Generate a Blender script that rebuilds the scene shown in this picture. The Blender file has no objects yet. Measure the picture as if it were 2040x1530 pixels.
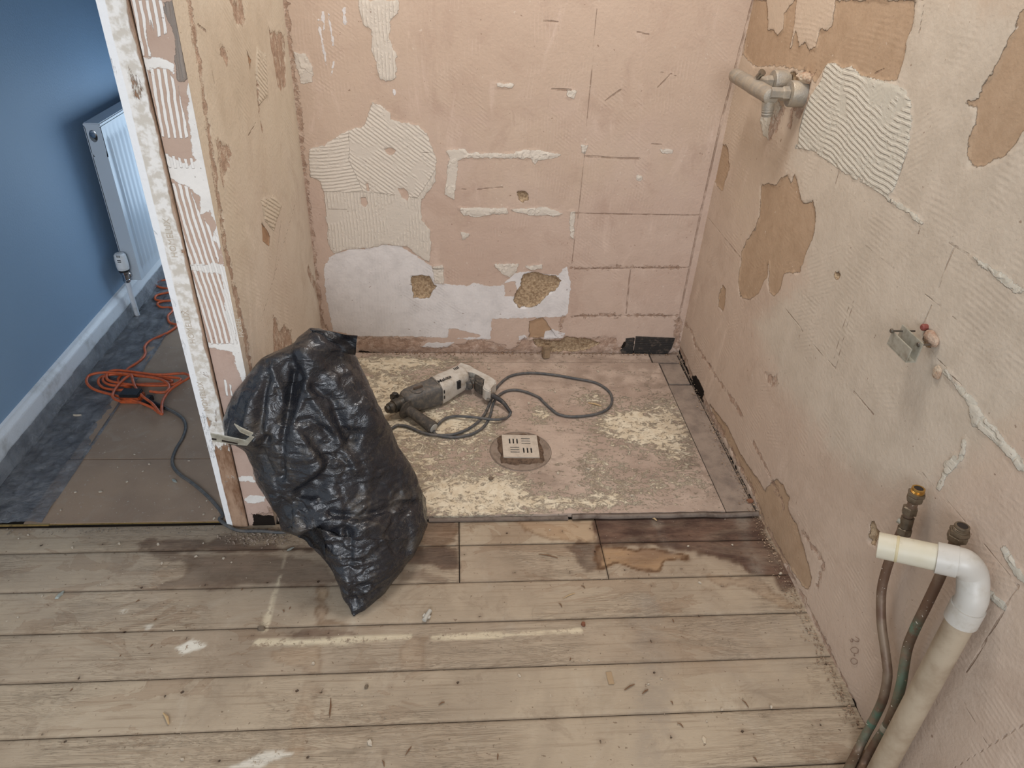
import bpy, bmesh, math, random
import numpy as np
from mathutils import Vector, Matrix
random.seed(7)
scene = bpy.context.scene

# ------------------------------------------------------------------ camera
W, H = 2040, 1530
F = 1392.11
PITCH, ROLL, YAW = 0.592482451, 0.0580822365, -0.102679022
CAM = np.array([0.0, 0.0, 1.3])
_cy, _sy, _cp, _sp = math.cos(YAW), math.sin(YAW), math.cos(PITCH), math.sin(PITCH)
_f = np.array([-_sy*_cp, _cy*_cp, -_sp]); _r = np.array([_cy, _sy, 0.0]); _u = np.cross(_r, _f)
_cr, _sr = math.cos(ROLL), math.sin(ROLL)
RX = _cr*_r + _sr*_u; UP = -_sr*_r + _cr*_u; FW = _f
cd = bpy.data.cameras.new('camera'); cam = bpy.data.objects.new('camera', cd)
scene.collection.objects.link(cam)
cd.sensor_fit = 'HORIZONTAL'; cd.sensor_width = 36.0; cd.lens = F/W*36.0
cd.clip_start = 0.02
M = Matrix(((RX[0], UP[0], -FW[0], CAM[0]), (RX[1], UP[1], -FW[1], CAM[1]), (RX[2], UP[2], -FW[2], CAM[2]), (0, 0, 0, 1)))
cam.matrix_world = M
scene.camera = cam

# ------------------------------------------------------------------ world, lights, exposure
scene.view_settings.view_transform = 'Standard'
scene.view_settings.look = 'None'
scene.view_settings.gamma = 1.0
scene.view_settings.use_curve_mapping = False
scene.view_settings.exposure = 0.14
wd = bpy.data.worlds.new('daylight'); scene.world = wd; wd.use_nodes = True
bg = wd.node_tree.nodes['Background']; bg.inputs[0].default_value = (0.80, 0.90, 1.0, 1); bg.inputs[1].default_value = 0.64

def area(name, loc, target, sx, sy, power, col):
    l = bpy.data.lights.new(name, 'AREA'); l.shape = 'RECTANGLE'; l.size = sx; l.size_y = sy
    l.energy = power; l.color = col
    o = bpy.data.objects.new(name, l); scene.collection.objects.link(o); o.location = loc
    o.rotation_euler = (Vector(target)-Vector(loc)).to_track_quat('-Z', 'Y').to_euler()
    return o
area('window_light', (-0.15, -1.9, 1.75), (0.1, 1.8, 0.35), 1.5, 1.1, 46, (0.95, 0.975, 1.03))
area('alcove_fill', (0.2, 1.55, 2.30), (0.2, 1.6, 0), 0.45, 0.45, 16, (1.0, 0.985, 0.97))  # added fill lamp above the alcove, brightens its walls and floor
area('hall_daylight', (-0.60, 2.75, 0.42), (-1.19, 2.15, 0.10), 1.0, 0.6, 6.5, (0.66, 0.83, 1.0))

# ------------------------------------------------------------------ maths helpers
def ray(u, v): return RX*(u-1020) - UP*(v-765) + FW*F
def on(ax, val, u, v):
    d = ray(u, v); return CAM + d*((val-CAM[ax])/d[ax])
def fl(u, v, z=0.0): return on(2, z, u, v)
XR, YB, XL, YJ, XH = 0.815, 2.11, -0.442, 1.29, -1.19

def hashf(ix, iy, iz, seed):
    n = (ix*374761393 + iy*668265263 + iz*2147483647 + seed*1274126177) & 0xffffffff
    n = ((n ^ (n >> 13))*1274126177) & 0xffffffff
    n = ((n ^ (n >> 16))*2246822519) & 0xffffffff
    return ((n ^ (n >> 15)) & 0xffff)/65535.0
def vnoise(P, s, seed=0):
    Q = np.asarray(P)*s; I = np.floor(Q).astype(np.int64); f = Q-I; f = f*f*(3-2*f)
    r = 0
    for a in (0, 1):
        for b in (0, 1):
            for c in (0, 1):
                w = (f[:, 0] if a else 1-f[:, 0])*(f[:, 1] if b else 1-f[:, 1])*(f[:, 2] if c else 1-f[:, 2])
                r = r + w*hashf(I[:, 0]+a, I[:, 1]+b, I[:, 2]+c, seed)
    return r
def fbm(P, s, o=4, seed=0):
    r = 0; a = .5
    for k in range(o): r = r + a*vnoise(P, s*2**k, seed+k*17); a *= .5
    return r
def sd_poly(P, pts):
    """signed distance, positive inside"""
    pts = np.asarray(pts, float); n = len(pts); d2 = np.full(len(P), 1e9); ins = np.zeros(len(P), bool)
    for i in range(n):
        a, b = pts[i], pts[(i+1) % n]; ab = b-a; ap = P-a
        t = np.clip((ap@ab)/max(ab@ab, 1e-12), 0, 1); q = ap-t[:, None]*ab
        d2 = np.minimum(d2, (q*q).sum(1))
        c = (a[1] > P[:, 1]) != (b[1] > P[:, 1])
        with np.errstate(divide='ignore', invalid='ignore'):
            xi = a[0]+(P[:, 1]-a[1])*(b[0]-a[0])/(b[1]-a[1] if b[1] != a[1] else 1e-9)
        ins ^= c & (P[:, 0] < xi)
    return np.where(ins, 1, -1)*np.sqrt(d2)
def sd_line(P, pts, w):
    pts = np.asarray(pts, float); d2 = np.full(len(P), 1e9)
    for a, b in zip(pts[:-1], pts[1:]):
        ab = b-a; ap = P-a; t = np.clip((ap@ab)/max(ab@ab, 1e-12), 0, 1); q = ap-t[:, None]*ab
        d2 = np.minimum(d2, (q*q).sum(1))
    return w-np.sqrt(d2)
def crop(pts, s, x0, y0): return [(x0+s*a, y0+s*b) for a, b in pts]
def sm(x, a, b):
    t = np.clip((x-a)/(b-a), 0, 1); return t*t*(3-2*t)

# ------------------------------------------------------------------ object helpers
def link(o, parent=None):
    scene.collection.objects.link(o)
    if parent is not None: o.parent = parent
    return o
def smooth(me, ang=40):
    for p in me.polygons: p.use_smooth = True
    try: me.set_sharp_from_angle(angle=math.radians(ang))
    except Exception: pass
def obj(name, bm, m, parent=None, ang=35):
    bmesh.ops.recalc_face_normals(bm, faces=bm.faces)
    me = bpy.data.meshes.new(name); bm.to_mesh(me); bm.free()
    if ang: smooth(me, ang)
    me.materials.append(m)
    return link(bpy.data.objects.new(name, me), parent)
def tag(o, label=None, cat=None, group=None, kind=None):
    if label: o['label'] = label
    if cat: o['category'] = cat
    if group: o['group'] = group
    if kind: o['kind'] = kind
    return o
def empty(name, loc):
    o = bpy.data.objects.new(name, None); o.empty_display_size = .05; link(o); o.location = loc
    return o
def adopt(root, *os):
    """parent world-space meshes to a root empty, keeping them in place"""
    for o in os:
        o.parent = root; o.matrix_parent_inverse = Matrix.Translation(-Vector(root.location))
def catmull(pts, n=8):
    P = [Vector(p) for p in pts]; P = [P[0]*2-P[1]]+P+[P[-1]*2-P[-2]]; out = []
    for i in range(1, len(P)-2):
        for k in range(n):
            t = k/n; a, b, c, d = P[i-1], P[i], P[i+1], P[i+2]
            out.append(.5*((2*b)+(c-a)*t+(2*a-5*b+4*c-d)*t*t+(3*b-a-3*c+d)*t**3))
    out.append(P[-2]); return out
def add_tube(bm, pts, r, n=12, cap=True, hollow=0):
    pts = [Vector(p) for p in pts]; rs = r if isinstance(r, (list, tuple)) else [r]*len(pts)
    T = []
    for i in range(len(pts)):
        a = pts[max(i-1, 0)]; b = pts[min(i+1, len(pts)-1)]; t = (b-a)
        T.append(t.normalized() if t.length > 1e-9 else Vector((0, 0, 1)))
    up = Vector((0, 0, 1)) if abs(T[0].z) < .9 else Vector((1, 0, 0))
    N = (up-T[0]*up.dot(T[0])).normalized(); rings = []
    for i, p in enumerate(pts):
        N = (N-T[i]*N.dot(T[i])).normalized(); B = T[i].cross(N)
        rings.append([bm.verts.new(p+(N*math.cos(2*math.pi*k/n)+B*math.sin(2*math.pi*k/n))*rs[i]) for k in range(n)])
    for a, b in zip(rings[:-1], rings[1:]):
        for k in range(n): bm.faces.new((a[k], a[(k+1) % n], b[(k+1) % n], b[k]))
    if cap:
        bm.faces.new(rings[0][::-1]); bm.faces.new(rings[-1])
    return rings
def add_lathe(bm, A, D, prof, n=24, cap=True, hexa=False):
    """prof = [(t,r)..] along direction D from A"""
    A = Vector(A); D = Vector(D).normalized(); up = Vector((0, 0, 1)) if abs(D.z) < .9 else Vector((1, 0, 0))
    N = (up-D*up.dot(D)).normalized(); B = D.cross(N); rings = []
    for t, r in prof:
        rings.append([bm.verts.new(A+D*t+(N*math.cos(2*math.pi*k/n)+B*math.sin(2*math.pi*k/n))*r) for k in range(n)])
    for a, b in zip(rings[:-1], rings[1:]):
        for k in range(n): bm.faces.new((a[k], a[(k+1) % n], b[(k+1) % n], b[k]))
    if cap: bm.faces.new(rings[0][::-1]); bm.faces.new(rings[-1])
def add_box(bm, lo, hi, mat=None, bev=0):
    lo = Vector(lo); hi = Vector(hi)
    vs = [bm.verts.new((x, y, z)) for x in (lo.x, hi.x) for y in (lo.y, hi.y) for z in (lo.z, hi.z)]
    fs = [(0, 1, 3, 2), (4, 6, 7, 5), (0, 4, 5, 1), (2, 3, 7, 6), (0, 2, 6, 4), (1, 5, 7, 3)]
    F_ = [bm.faces.new([vs[i] for i in f]) for f in fs]
    if bev:
        es = list({e for f in F_ for e in f.edges})
        vs = [v for v in bmesh.ops.bevel(bm, geom=es, offset=bev, segments=2, affect='EDGES')['verts']]
        vs = list({v for v in vs})
    if mat is not None: bmesh.ops.transform(bm, matrix=mat, verts=[v for v in vs if v.is_valid])
def add_prism(bm, poly, ext, bev=0):
    """poly = list of 3-D points, ext = extrusion vector"""
    e = Vector(ext); a = [bm.verts.new(Vector(p)) for p in poly]; b = [bm.verts.new(Vector(p)+e) for p in poly]
    n = len(a); f = [bm.faces.new(a[::-1]), bm.faces.new(b)]
    for k in range(n): f.append(bm.faces.new((a[k], a[(k+1) % n], b[(k+1) % n], b[k])))
    if bev:
        bmesh.ops.bevel(bm, geom=list({x for q in f for x in q.edges}), offset=bev, segments=3, affect='EDGES', clamp_overlap=True)
def grid_mesh(name, fn, us, vs, m, attrs, disp=None, nrm=None, parent=None):
    """us,vs coordinate arrays; fn(U,V)->xyz ; attrs(P2)->dict name->array"""
    U, V = np.meshgrid(us, vs); u = U.ravel(); v = V.ravel(); co = fn(u, v)
    P2 = np.stack([u, v], 1); A = attrs(P2) if attrs else {}
    if disp is not None: co = co + np.outer(disp(P2, A), nrm)
    nu, nv = len(us), len(vs)
    me = bpy.data.meshes.new(name); me.vertices.add(nu*nv); me.vertices.foreach_set('co', co.astype(np.float32).ravel())
    i = (np.arange(nv-1)[:, None]*nu+np.arange(nu-1)[None]).ravel()
    q = np.stack([i, i+1, i+nu+1, i+nu], 1).astype(np.int32)
    e1 = fn(np.array([us[1]]), np.array([vs[0]]))-fn(np.array([us[0]]), np.array([vs[0]]))
    e2 = fn(np.array([us[0]]), np.array([vs[1]]))-fn(np.array([us[0]]), np.array([vs[0]]))
    if nrm is not None and np.dot(np.cross(e1[0], e2[0]), nrm) < 0: q = q[:, ::-1].copy()
    me.loops.add(q.size); me.loops.foreach_set('vertex_index', q.ravel())
    me.polygons.add(len(q)); me.polygons.foreach_set('loop_start', np.arange(0, q.size, 4, dtype=np.int32))
    me.polygons.foreach_set('loop_total', np.full(len(q), 4, dtype=np.int32))
    me.update(calc_edges=True)
    for k, a in A.items():
        at = me.attributes.new(k, 'FLOAT', 'POINT'); at.data.foreach_set('value', np.clip(a, -5, 5).astype(np.float32) if k.startswith('ph') else np.clip(a, -.06, .06).astype(np.float32) if not k.startswith('k_') else a.astype(np.float32))
    for p in me.polygons: p.use_smooth = True
    me.materials.append(m)
    return link(bpy.data.objects.new(name, me), parent)

# ------------------------------------------------------------------ material helpers
def lin(c):
    return tuple(((x/255.)/12.92 if x/255. <= .04045 else ((x/255.+.055)/1.055)**2.4) for x in c)+(1,)
class Mat:
    def __init__(s, name):
        s.m = bpy.data.materials.new(name); s.m.use_nodes = True; s.t = s.m.node_tree
        s.b = s.t.nodes['Principled BSDF']; s.out = s.t.nodes['Material Output']
        s.pos = s.n('ShaderNodeNewGeometry').outputs['Position']
    def n(s, typ, ins=None, **kw):
        nd = s.t.nodes.new(typ)
        for k, v in kw.items(): setattr(nd, k, v)
        for k, v in (ins or {}).items(): s.set(nd.inputs[k], v)
        return nd
    def set(s, inp, v):
        if isinstance(v, bpy.types.NodeSocket): s.t.links.new(v, inp)
        else: inp.default_value = v
    def M(s, op, a, b=0.0, c=0.0, clamp=False):
        nd = s.n('ShaderNodeMath', {0: a, 1: b, 2: c}, operation=op, use_clamp=clamp); return nd.outputs[0]
    def add(s, a, b): return s.M('ADD', a, b)
    def mul(s, a, b): return s.M('MULTIPLY', a, b)
    def sub(s, a, b): return s.M('SUBTRACT', a, b)
    def mx(s, a, b): return s.M('MAXIMUM', a, b)
    def noise(s, scale, detail=4, rough=.55, dist=0, vec=None, stretch=None, off=None):
        v = vec or s.pos
        if stretch is not None or off is not None:
            v = s.n('ShaderNodeMapping', {'Vector': v, 'Scale': stretch or (1, 1, 1), 'Location': off or (0, 0, 0)}).outputs[0]
        return s.n('ShaderNodeTexNoise', {'Vector': v, 'Scale': scale, 'Detail': detail, 'Roughness': rough, 'Distortion': dist}).outputs[0]
    def ms(s, f, lo, hi, a=0.0, b=1.0):
        return s.n('ShaderNodeMapRange', {0: f, 1: lo, 2: hi, 3: a, 4: b}, interpolation_type='SMOOTHSTEP').outputs[0]
    def mix(s, f, c1, c2):
        nd = s.n('ShaderNodeMix', data_type='RGBA')
        s.set(nd.inputs[0], f); s.set(nd.inputs[6], c1); s.set(nd.inputs[7], c2); return nd.outputs[2]
    def attr(s, name): return s.n('ShaderNodeAttribute', attribute_name=name).outputs['Fac']
    def bump(s, h, strength=1.0, dist=1.0):
        nb = s.n('ShaderNodeBump', {'Height': h, 'Strength': strength, 'Distance': dist}).outputs[0]
        s.set(s.b.inputs['Normal'], nb); return nb
    def fin(s, col=None, rough=None, spec=None, metal=None):
        if col is not None: s.set(s.b.inputs['Base Color'], col)
        if rough is not None: s.set(s.b.inputs['Roughness'], rough)
        if spec is not None: s.set(s.b.inputs['Specular IOR Level'], spec)
        if metal is not None: s.set(s.b.inputs['Metallic'], metal)
        return s.m
def simple(name, c, rough=.5, metal=0, dirt=None, dscale=60, damt=.5, bmp=.0, spec=.5, bscale=300):
    m = Mat(name); col = lin(c)
    if dirt:
        f = m.ms(m.noise(dscale, 5, .65), .6-damt*.35, .75, 0, 1)
        col = m.mix(f, lin(c), lin(dirt))
    if bmp: m.bump(m.mul(m.noise(bscale, 3), bmp))
    return m.fin(col, rough, spec, metal)

def plaster(name, c1, c2, c3, ghost='v', film=None, tan=(182, 152, 122), grey=(216, 206, 192), white=(222, 217, 214), tile=None):
    m = Mat(name); N = m.noise
    base = m.mix(m.ms(N(2.2, 4, .6), .35, .65), lin(c1), lin(c2))
    base = m.mix(m.mul(m.ms(N(9, 5, .65, .6), .45, .75), .55), base, lin(c3))
    zc_ = m.n('ShaderNodeSeparateXYZ', {0: m.pos}).outputs[2]
    tanw = m.mul(m.ms(m.add(zc_, m.mul(m.sub(N(3.5, 5, .65, .5, off=(1, 8, 3)), .5), 1.1)), .45, .85), .38)
    base = m.mix(tanw, base, lin((c1[0]-4, c1[1]-3, c1[2]-11)))
    base = m.mix(m.mul(m.ms(N(5, 6, .72, .8, off=(6, 6, 2)), .50, .68), .35), base, lin((c3[0]-16, c3[1]-20, c3[2]-20)))
    # smeared wipes of thin adhesive
    sm_ = m.ms(N(7, 5, .7, 1.2, stretch=(1, 1, .35), off=(3, 1, 2)), .55, .70)
    base = m.mix(m.mul(sm_, .45), base, lin(tuple(min(255, x+16) for x in c1)))
    scr = m.ms(N(28, 4, .7, 2.0, stretch=(1, 1, .3)), .64, .70)
    base = m.mix(m.mul(scr, .35), base, lin(tuple(x-14 for x in c3)))
    e1 = m.mul(m.sub(N(45, 5, .62, .4), .5), .020); e2 = m.mul(m.sub(N(260, 3, .6), .5), .004)
    en = m.add(e1, e2)
    def mask(a, k=1.0, w=.0007):
        return m.ms(m.add(m.attr(a), m.mul(en, k)), -w, w)
    ph = m.attr('ph')
    za = m.ms(m.add(m.attr('za'), m.mul(e1, .6)), -.0005, .0005); zb = m.ms(m.add(m.attr('zb'), m.mul(e1, .6)), -.0005, .0005)
    ph = m.add(m.mul(ph, m.sub(1, za)), m.mul(m.attr('phb'), za)); ph = m.add(m.mul(ph, m.sub(1, zb)), m.mul(m.attr('phc'), zb))
    h = m.mul(N(120, 4, .6), .0010)
    h = m.add(h, m.mul(N(22, 3), .0012))
    # ghost of comb ridges
    if ghost:
        gm = m.ms(N(4.5, 2, .5, .3, off=(5, 0, 1)), .50, .60)
        sx = m.n('ShaderNodeSeparateXYZ', {0: m.pos}).outputs
        co = m.add(sx[2], m.mul(N(6, 1), .02)) if ghost == 'h' else m.add(m.add(sx[0], sx[1]), m.mul(N(5, 1), .03))
        gm = m.mul(gm, m.ms(N(16, 4, .7), .38, .62))
        g = m.mul(m.M('SINE', m.mul(co, 640)), gm)
        gm2 = m.mul(m.ms(N(4.0, 2, .5, .3, off=(15, 3, 6)), .54, .62), m.ms(N(18, 4, .7), .40, .62))
        g = m.add(g, m.mul(m.M('SINE', m.mul(m.add(sx[2], m.mul(m.add(sx[0], sx[1]), .7)), 560)), gm2))
        h = m.add(h, m.mul(g, .00012))
        base = m.mix(m.mul(m.ms(g, .3, 1), .16), base, lin(tuple(min(255, x+25) for x in c1)))
    if film:
        fm = m.ms(m.add(m.attr('film'), m.mul(m.sub(N(8, 5, .7, .8), .5), .16)), -.03, .05)
        base = m.mix(m.mul(fm, .85), base, m.mix(m.ms(N(14, 5, .65), .35, .7), lin(film), lin(tuple(x-12 for x in film))))
    # thin tile-shaped fields
    tn = mask('tan')
    tcol = m.mix(m.ms(N(30, 5, .6), .3, .75), lin(tan), lin(tuple(x-10 for x in tan)))
    base = m.mix(tn, base, tcol); h = m.sub(h, m.mul(tn, .0030))
    rim = m.ms(m.M('ABSOLUTE', m.add(m.attr('tan'), en)), .0022, .0006)
    base = m.mix(m.mul(rim, .45), base, lin(tuple(int(x*.66) for x in tan)))
    # solid white skim
    wm = mask('white', 1.0)
    wcol = m.mix(m.ms(N(18, 5, .65), .35, .75), lin(white), lin(tuple(x-16 for x in white)))
    wcol = m.mix(m.mul(m.ms(N(90, 3, .6), .68, .74), .8), wcol, lin((150, 138, 128)))
    base = m.mix(wm, base, wcol); h = m.add(h, m.mul(wm, .0006))
    # ridged grey adhesive
    gmk = mask('grey', .9)
    rdg = m.M('SINE', m.add(m.mul(ph, 620), m.mul(N(40, 4, .65), 3.6)))
    rr = m.mul(m.ms(rdg, -.8, .6), m.mul(m.ms(N(34, 4, .7), .30, .5), m.ms(N(13, 3, .6, off=(3, 3, 9)), .38, .50)))
    gcol = m.mix(rr, lin(tuple(int(a*.96) for a in grey)), lin(grey))
    gcol = m.mix(m.mul(m.ms(N(70, 4, .7), .6, .7), .35), gcol, lin(tuple(int(a*.82) for a in grey)))
    base = m.mix(gmk, base, gcol)
    h = m.add(h, m.mul(gmk, m.add(.0010, m.mul(rr, .0012))))
    # combed strips, substrate shows between the ridges
    cm = mask('comb', .6)
    st = m.ms(m.add(m.M('SINE', m.add(m.mul(ph, 620), m.mul(N(30, 3), 3.0))), m.mul(m.sub(N(25, 3), .5), 1.6)), -.05, .12)
    cs = m.mul(cm, st)
    base = m.mix(cs, base, lin(white)); h = m.add(h, m.mul(cs, .0015))
    # brown crumbled edges
    bm_ = m.mul(mask('brown', 2.6, .0015), m.ms(N(30, 5, .75), .34, .52))
    bcol = m.mix(m.ms(N(60, 5, .7), .35, .7), lin((186, 158, 138)), lin((140, 112, 94)))
    base = m.mix(m.mul(bm_, .8), base, bcol); h = m.sub(h, m.mul(bm_, m.mul(N(90, 4, .7), .0028)))
    # holes to the render coat
    hm = mask('hole', 1.1)
    hcol = m.mix(m.ms(N(130, 4, .7), .35, .65), lin((192, 168, 138)), lin((146, 122, 96)))
    base = m.mix(hm, base, hcol); h = m.sub(h, m.mul(hm, m.add(.004, m.mul(N(70, 4, .7), .007))))
    # cracks and grout lines
    lm = m.ms(m.add(m.attr('line'), m.mul(m.sub(N(35, 4, .6), .5), .004)), -.0008, .0006)
    base = m.mix(m.mul(m.mul(lm, m.ms(N(20, 4, .7, off=(4, 2, 8)), .32, .55)), .6), base, lin((122, 98, 82))); h = m.sub(h, m.mul(lm, .0012))
    # dark gaps
    km = mask('black', 1.0)
    base = m.mix(km, base, lin((34, 27, 22))); h = m.sub(h, m.mul(km, .006))
    # fine chips and specks
    sp = m.ms(N(75, 2, .5, off=(2, 7, 4)), .735, .76)
    base = m.mix(m.mul(sp, .55), base, lin((214, 200, 184)))
    sp2 = m.ms(N(95, 2, .5, off=(8, 3, 1)), .75, .77)
    base = m.mix(m.mul(sp2, .6), base, lin((120, 92, 74)))
    m.bump(h)
    return m.fin(base, .92, .2)

def channels(P, spec, ph=None):
    """spec: dict channel -> list of ('p',pts[,phase dir, period offset]) / ('l',pts,w)"""
    A = {}
    for c in ('tan', 'white', 'grey', 'comb', 'brown', 'hole', 'line', 'black', 'film'):
        d = np.full(len(P), -1.0)
        for it in spec.get(c, []):
            if it[0] == 'p': s = sd_poly(P, it[1])
            elif it[0] == 'l': s = sd_line(P, it[1], it[2])
            elif it[0] == 'm': s = None; d = np.minimum(d, -sd_poly(P, it[1])); continue
            d = np.maximum(d, s)
        A[c] = d
    r = ph(P) if ph else P[:, 1]
    if isinstance(r, dict): A.update(r)
    else: A['ph'] = r; A['phb'] = r; A['phc'] = r; A['za'] = A['zb'] = np.full(len(P), -1.0)
    return A

exec_objs = {}
# ================================================================== WALLS
def mapper(ax, val, ia, ib):
    def f(pts): 
        r = []
        for u, v in pts:
            p = on(ax, val, u, v); r.append((p[ia], p[ib]))
        return r
    return f
bk = mapper(1, YB, 0, 2); rt = mapper(0, XR, 1, 2); sd_ = mapper(0, XL, 1, 2); jb = mapper(1, YJ, 0, 2)
def C3(pts): return bk(crop(pts, .4575, 540, 0))
def C4(pts): return bk(crop(pts, .4577, 1100, 0))
def R4(pts): return rt(crop(pts, .4577, 1100, 0))
def R5(pts): return rt(crop(pts, .4575, 1540, 0))
def R8(pts): return rt(crop(pts, .3268, 1200, 600))
def R8b(pts): return rt(crop(pts, .3464, 1200, 1000))

# ---- back wall
back_spec = {
 'grey': [('p', C3(p)) for p in [
   [(165,650),(230,635),(310,580),(410,545),(425,490),(440,445),(475,460),(520,490),(520,520),(640,545),(680,580),(700,640),(718,690),(715,790),(690,830),(655,870),(655,960),(690,1000),(697,1060),(690,1145),(640,1112),(590,1075),(490,1065),(430,1080),(340,1085),(275,1105),(248,1060),(240,930),(230,830),(215,790),(170,770)],
   [(380,0),(555,0),(550,60),(520,90),(515,170),(545,240),(545,340),(510,355),(475,345),(455,270),(435,200),(440,130),(400,110),(385,50)],
   [(95,225),(150,235),(180,290),(180,360),(130,365)],
   [(765,655),(850,648),(860,666),(1050,668),(1100,652),(1180,655),(1265,675),(1220,690),(1165,700),(1150,718),(1130,690),(850,687),(812,700),(797,870),(755,845),(775,690)],
   [(815,905),(1030,905),(1035,930),(960,935),(890,945),(840,938)], [(1045,912),(1200,902),(1275,930),(1250,942),(1130,938),(1060,922)],
   [(965,1148),(1078,1148),(1070,1180),(1040,1210),(1005,1190)], [(700,1158),(750,1155),(755,1238),(712,1232)],
   [(825,1010),(872,1015),(835,1048)], [(975,360),(1060,365),(1050,385),(985,378)], [(1290,390),(1330,395),(1320,430),(1290,420)],
   [(1350,630),(1385,630),(1370,672),(1352,662)], [(1300,920),(1325,920),(1318,1040),(1302,1030)], [(1110,1160),(1180,1150),(1180,1170),(1130,1178)]]]
   + [('m', C3([(490,650),(515,640),(545,655),(530,672),(500,668)])), ('m', C3([(552,820),(580,818),(602,850),(595,870),(570,866)])), ('m', C3([(390,862),(412,856),(424,885),(408,905),(392,890)])), ('m', C3([(412,800),(424,795),(428,825),(418,832)]))]
   + [('p', C4([(463,648),(530,652),(525,668),(475,665)])), ('p', C4([(365,755),(392,768),(388,788),(368,780)]))],
 'white': [('p', C3([(235,1150),(270,1108),(340,1086),(430,1080),(490,1064),(560,1070),(620,1108),(700,1160),(720,1205),(740,1235),(800,1240),(850,1245),(880,1230),(930,1245),(1000,1245),(1060,1192),(1110,1180),(1250,1200),(1275,1170),(1290,1160),(1305,1240),(1300,1290),(1292,1365),(1270,1380),(1100,1385),(962,1390),(955,1478),(860,1478),(780,1472),(600,1465),(380,1465),(268,1440),(262,1400),(240,1300),(230,1200)])),
   ('p', bk([(850,683),(905,682),(890,694),(838,692)])), ('p', bk([(1086,662),(1100,656),(1125,664),(1122,674),(1082,676)])), ('p', bk([(1032,670),(1045,668),(1052,676),(1035,678)])),
   ('l', C3([(205,90),(222,180),(240,280)]), .0022), ('l', C3([(250,55),(270,195)]), .0016), ('l', C3([(225,55),(232,130)]), .003), ('l', C3([(318,40),(322,100)]), .004), ('l', C3([(275,260),(262,325)]), .0012), ('l', C3([(537,390),(539,410)]), .0025),
   ('m', C3([(775,1432),(800,1432),(900,1455),(930,1465),(860,1470),(765,1475)])),
   ('m', C3([(1010,1235),(1060,1225),(1075,1290),(1020,1290)]))],
 'hole': [('p', C3(p)) for p in [
   [(612,1205),(650,1198),(690,1205),(700,1228),(718,1250),(702,1268),(700,1290),(660,1302),(622,1296),(612,1250)],
   [(1100,1192),(1160,1185),(1200,1198),(1235,1200),(1262,1222),(1250,1250),(1200,1290),(1170,1320),(1150,1338),(1080,1340),(1058,1315),(1062,1275),(1085,1245)],
   [(1072,835),(1100,830),(1118,845),(1118,870),(1095,882),(1078,868)]]] + [('p', bk([(1128,672),(1175,676),(1195,684),(1165,700),(1075,702)])) , ('p', bk([(1060,676),(1120,680),(1115,694),(1068,690)]))],
 'brown': [('p', bk([(712,672),(850,676),(835,690),(905,698),(905,712),(712,712)])), ('l', bk([(930,705),(1000,700),(1080,704),(1130,700),(1230,706),(1345,706)]), .012),
   ('p', bk([(870,694),(960,676),(1010,690),(1000,712),(880,712)])), ('p', bk([(1040,676),(1225,672),(1240,700),(1230,712),(1010,712)])),
   ('l', bk([(640,645),(625,520),(612,400),(598,240),(580,120),(568,0)]), .006), ('l', bk([(1349,690),(1352,640)]), .012),
   ('p', bk([(636,640),(652,650),(660,690),(640,700)])),
   ('l', C4([(80,1170),(320,1162),(560,1165)]), .0025), ('l', C4([(90,1378),(240,1372),(540,1376)]), .003), ('l', C3([(1268,1380),(1262,1450),(1275,1470)]), .004)],
 'tan': [('p', C4([(-40,1380),(-100,1400),(-100,1470),(20,1470)]))],
 'line': [('l', C4([(90,928),(300,932),(650,937)]), .0022), ('l', C4([(100,1170),(600,1165)]), .0022), ('l', C4([(95,1376),(540,1374)]), .0018),
   ('l', C4([(195,40),(150,560),(120,880),(85,1150)]), .0012), ('l', C4([(340,1175),(322,1365)]), .0022), ('l', C4([(0,390),(80,392)]), .003),
   ('l', C3([(160,905),(330,912)]), .0012), ('l', C3([(640,660),(720,668)]), .001), ('l', C4([(150,680),(300,690),(380,690)]), .003),
   ('l', C4([(230,440),(300,390)]), .002), ('l', C4([(460,380),(520,320)]), .0015), ('l', C4([(430,625),(480,630)]), .0015), ('l', bk([(1500,0),(1440,230),(1397,420),(1352,640)]), .003),
   ('l', C4([(370,140),(420,150)]), .002), ('l', C4([(460,310),(540,330)]), .001), ('l', C3([(1185,90),(1250,95)]), .002), ('l', C3([(900,825),(1010,815)]), .002), ('l', C3([(830,825),(850,826)]), .002)],
 'black': [('l', bk([(716,700),(760,706),(840,707),(900,706)]), .0045), ('p', bk([(1238,690),(1248,676),(1264,674),(1262,706),(1240,706)])), ('l', bk([(905,707),(1000,706),(1100,708)]), .002)]}
def ph_back(P):
    x, z = P[:, 0], P[:, 1]
    za = sd_poly(P, C3([(340,400),(720,400),(1100,300),(1100,870),(640,860),(400,830),(340,700)]))
    zb = np.maximum(sd_poly(P, C3([(0,832),(420,836),(640,862),(740,700),(740,1300),(0,1300)])), sd_poly(P, C3([(300,-50),(700,-50),(700,400),(300,400)])))
    big = np.maximum(sd_poly(P, C3([(150,430),(740,430),(740,1160),(230,1160)])), sd_poly(P, C3([(360,-50),(570,-50),(570,370),(420,370)])))
    irr = fbm(np.c_[P, x*0], 40, 3, 6)*.035
    zb = np.where(big > -.01, zb, 1.0)
    return {'ph': z-x*.10+.003*np.sin(x*30), 'phb': x*.60+z*.80, 'phc': np.where(big > -.01, x+.002*np.sin(z*25), irr), 'za': za, 'zb': zb}
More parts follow.
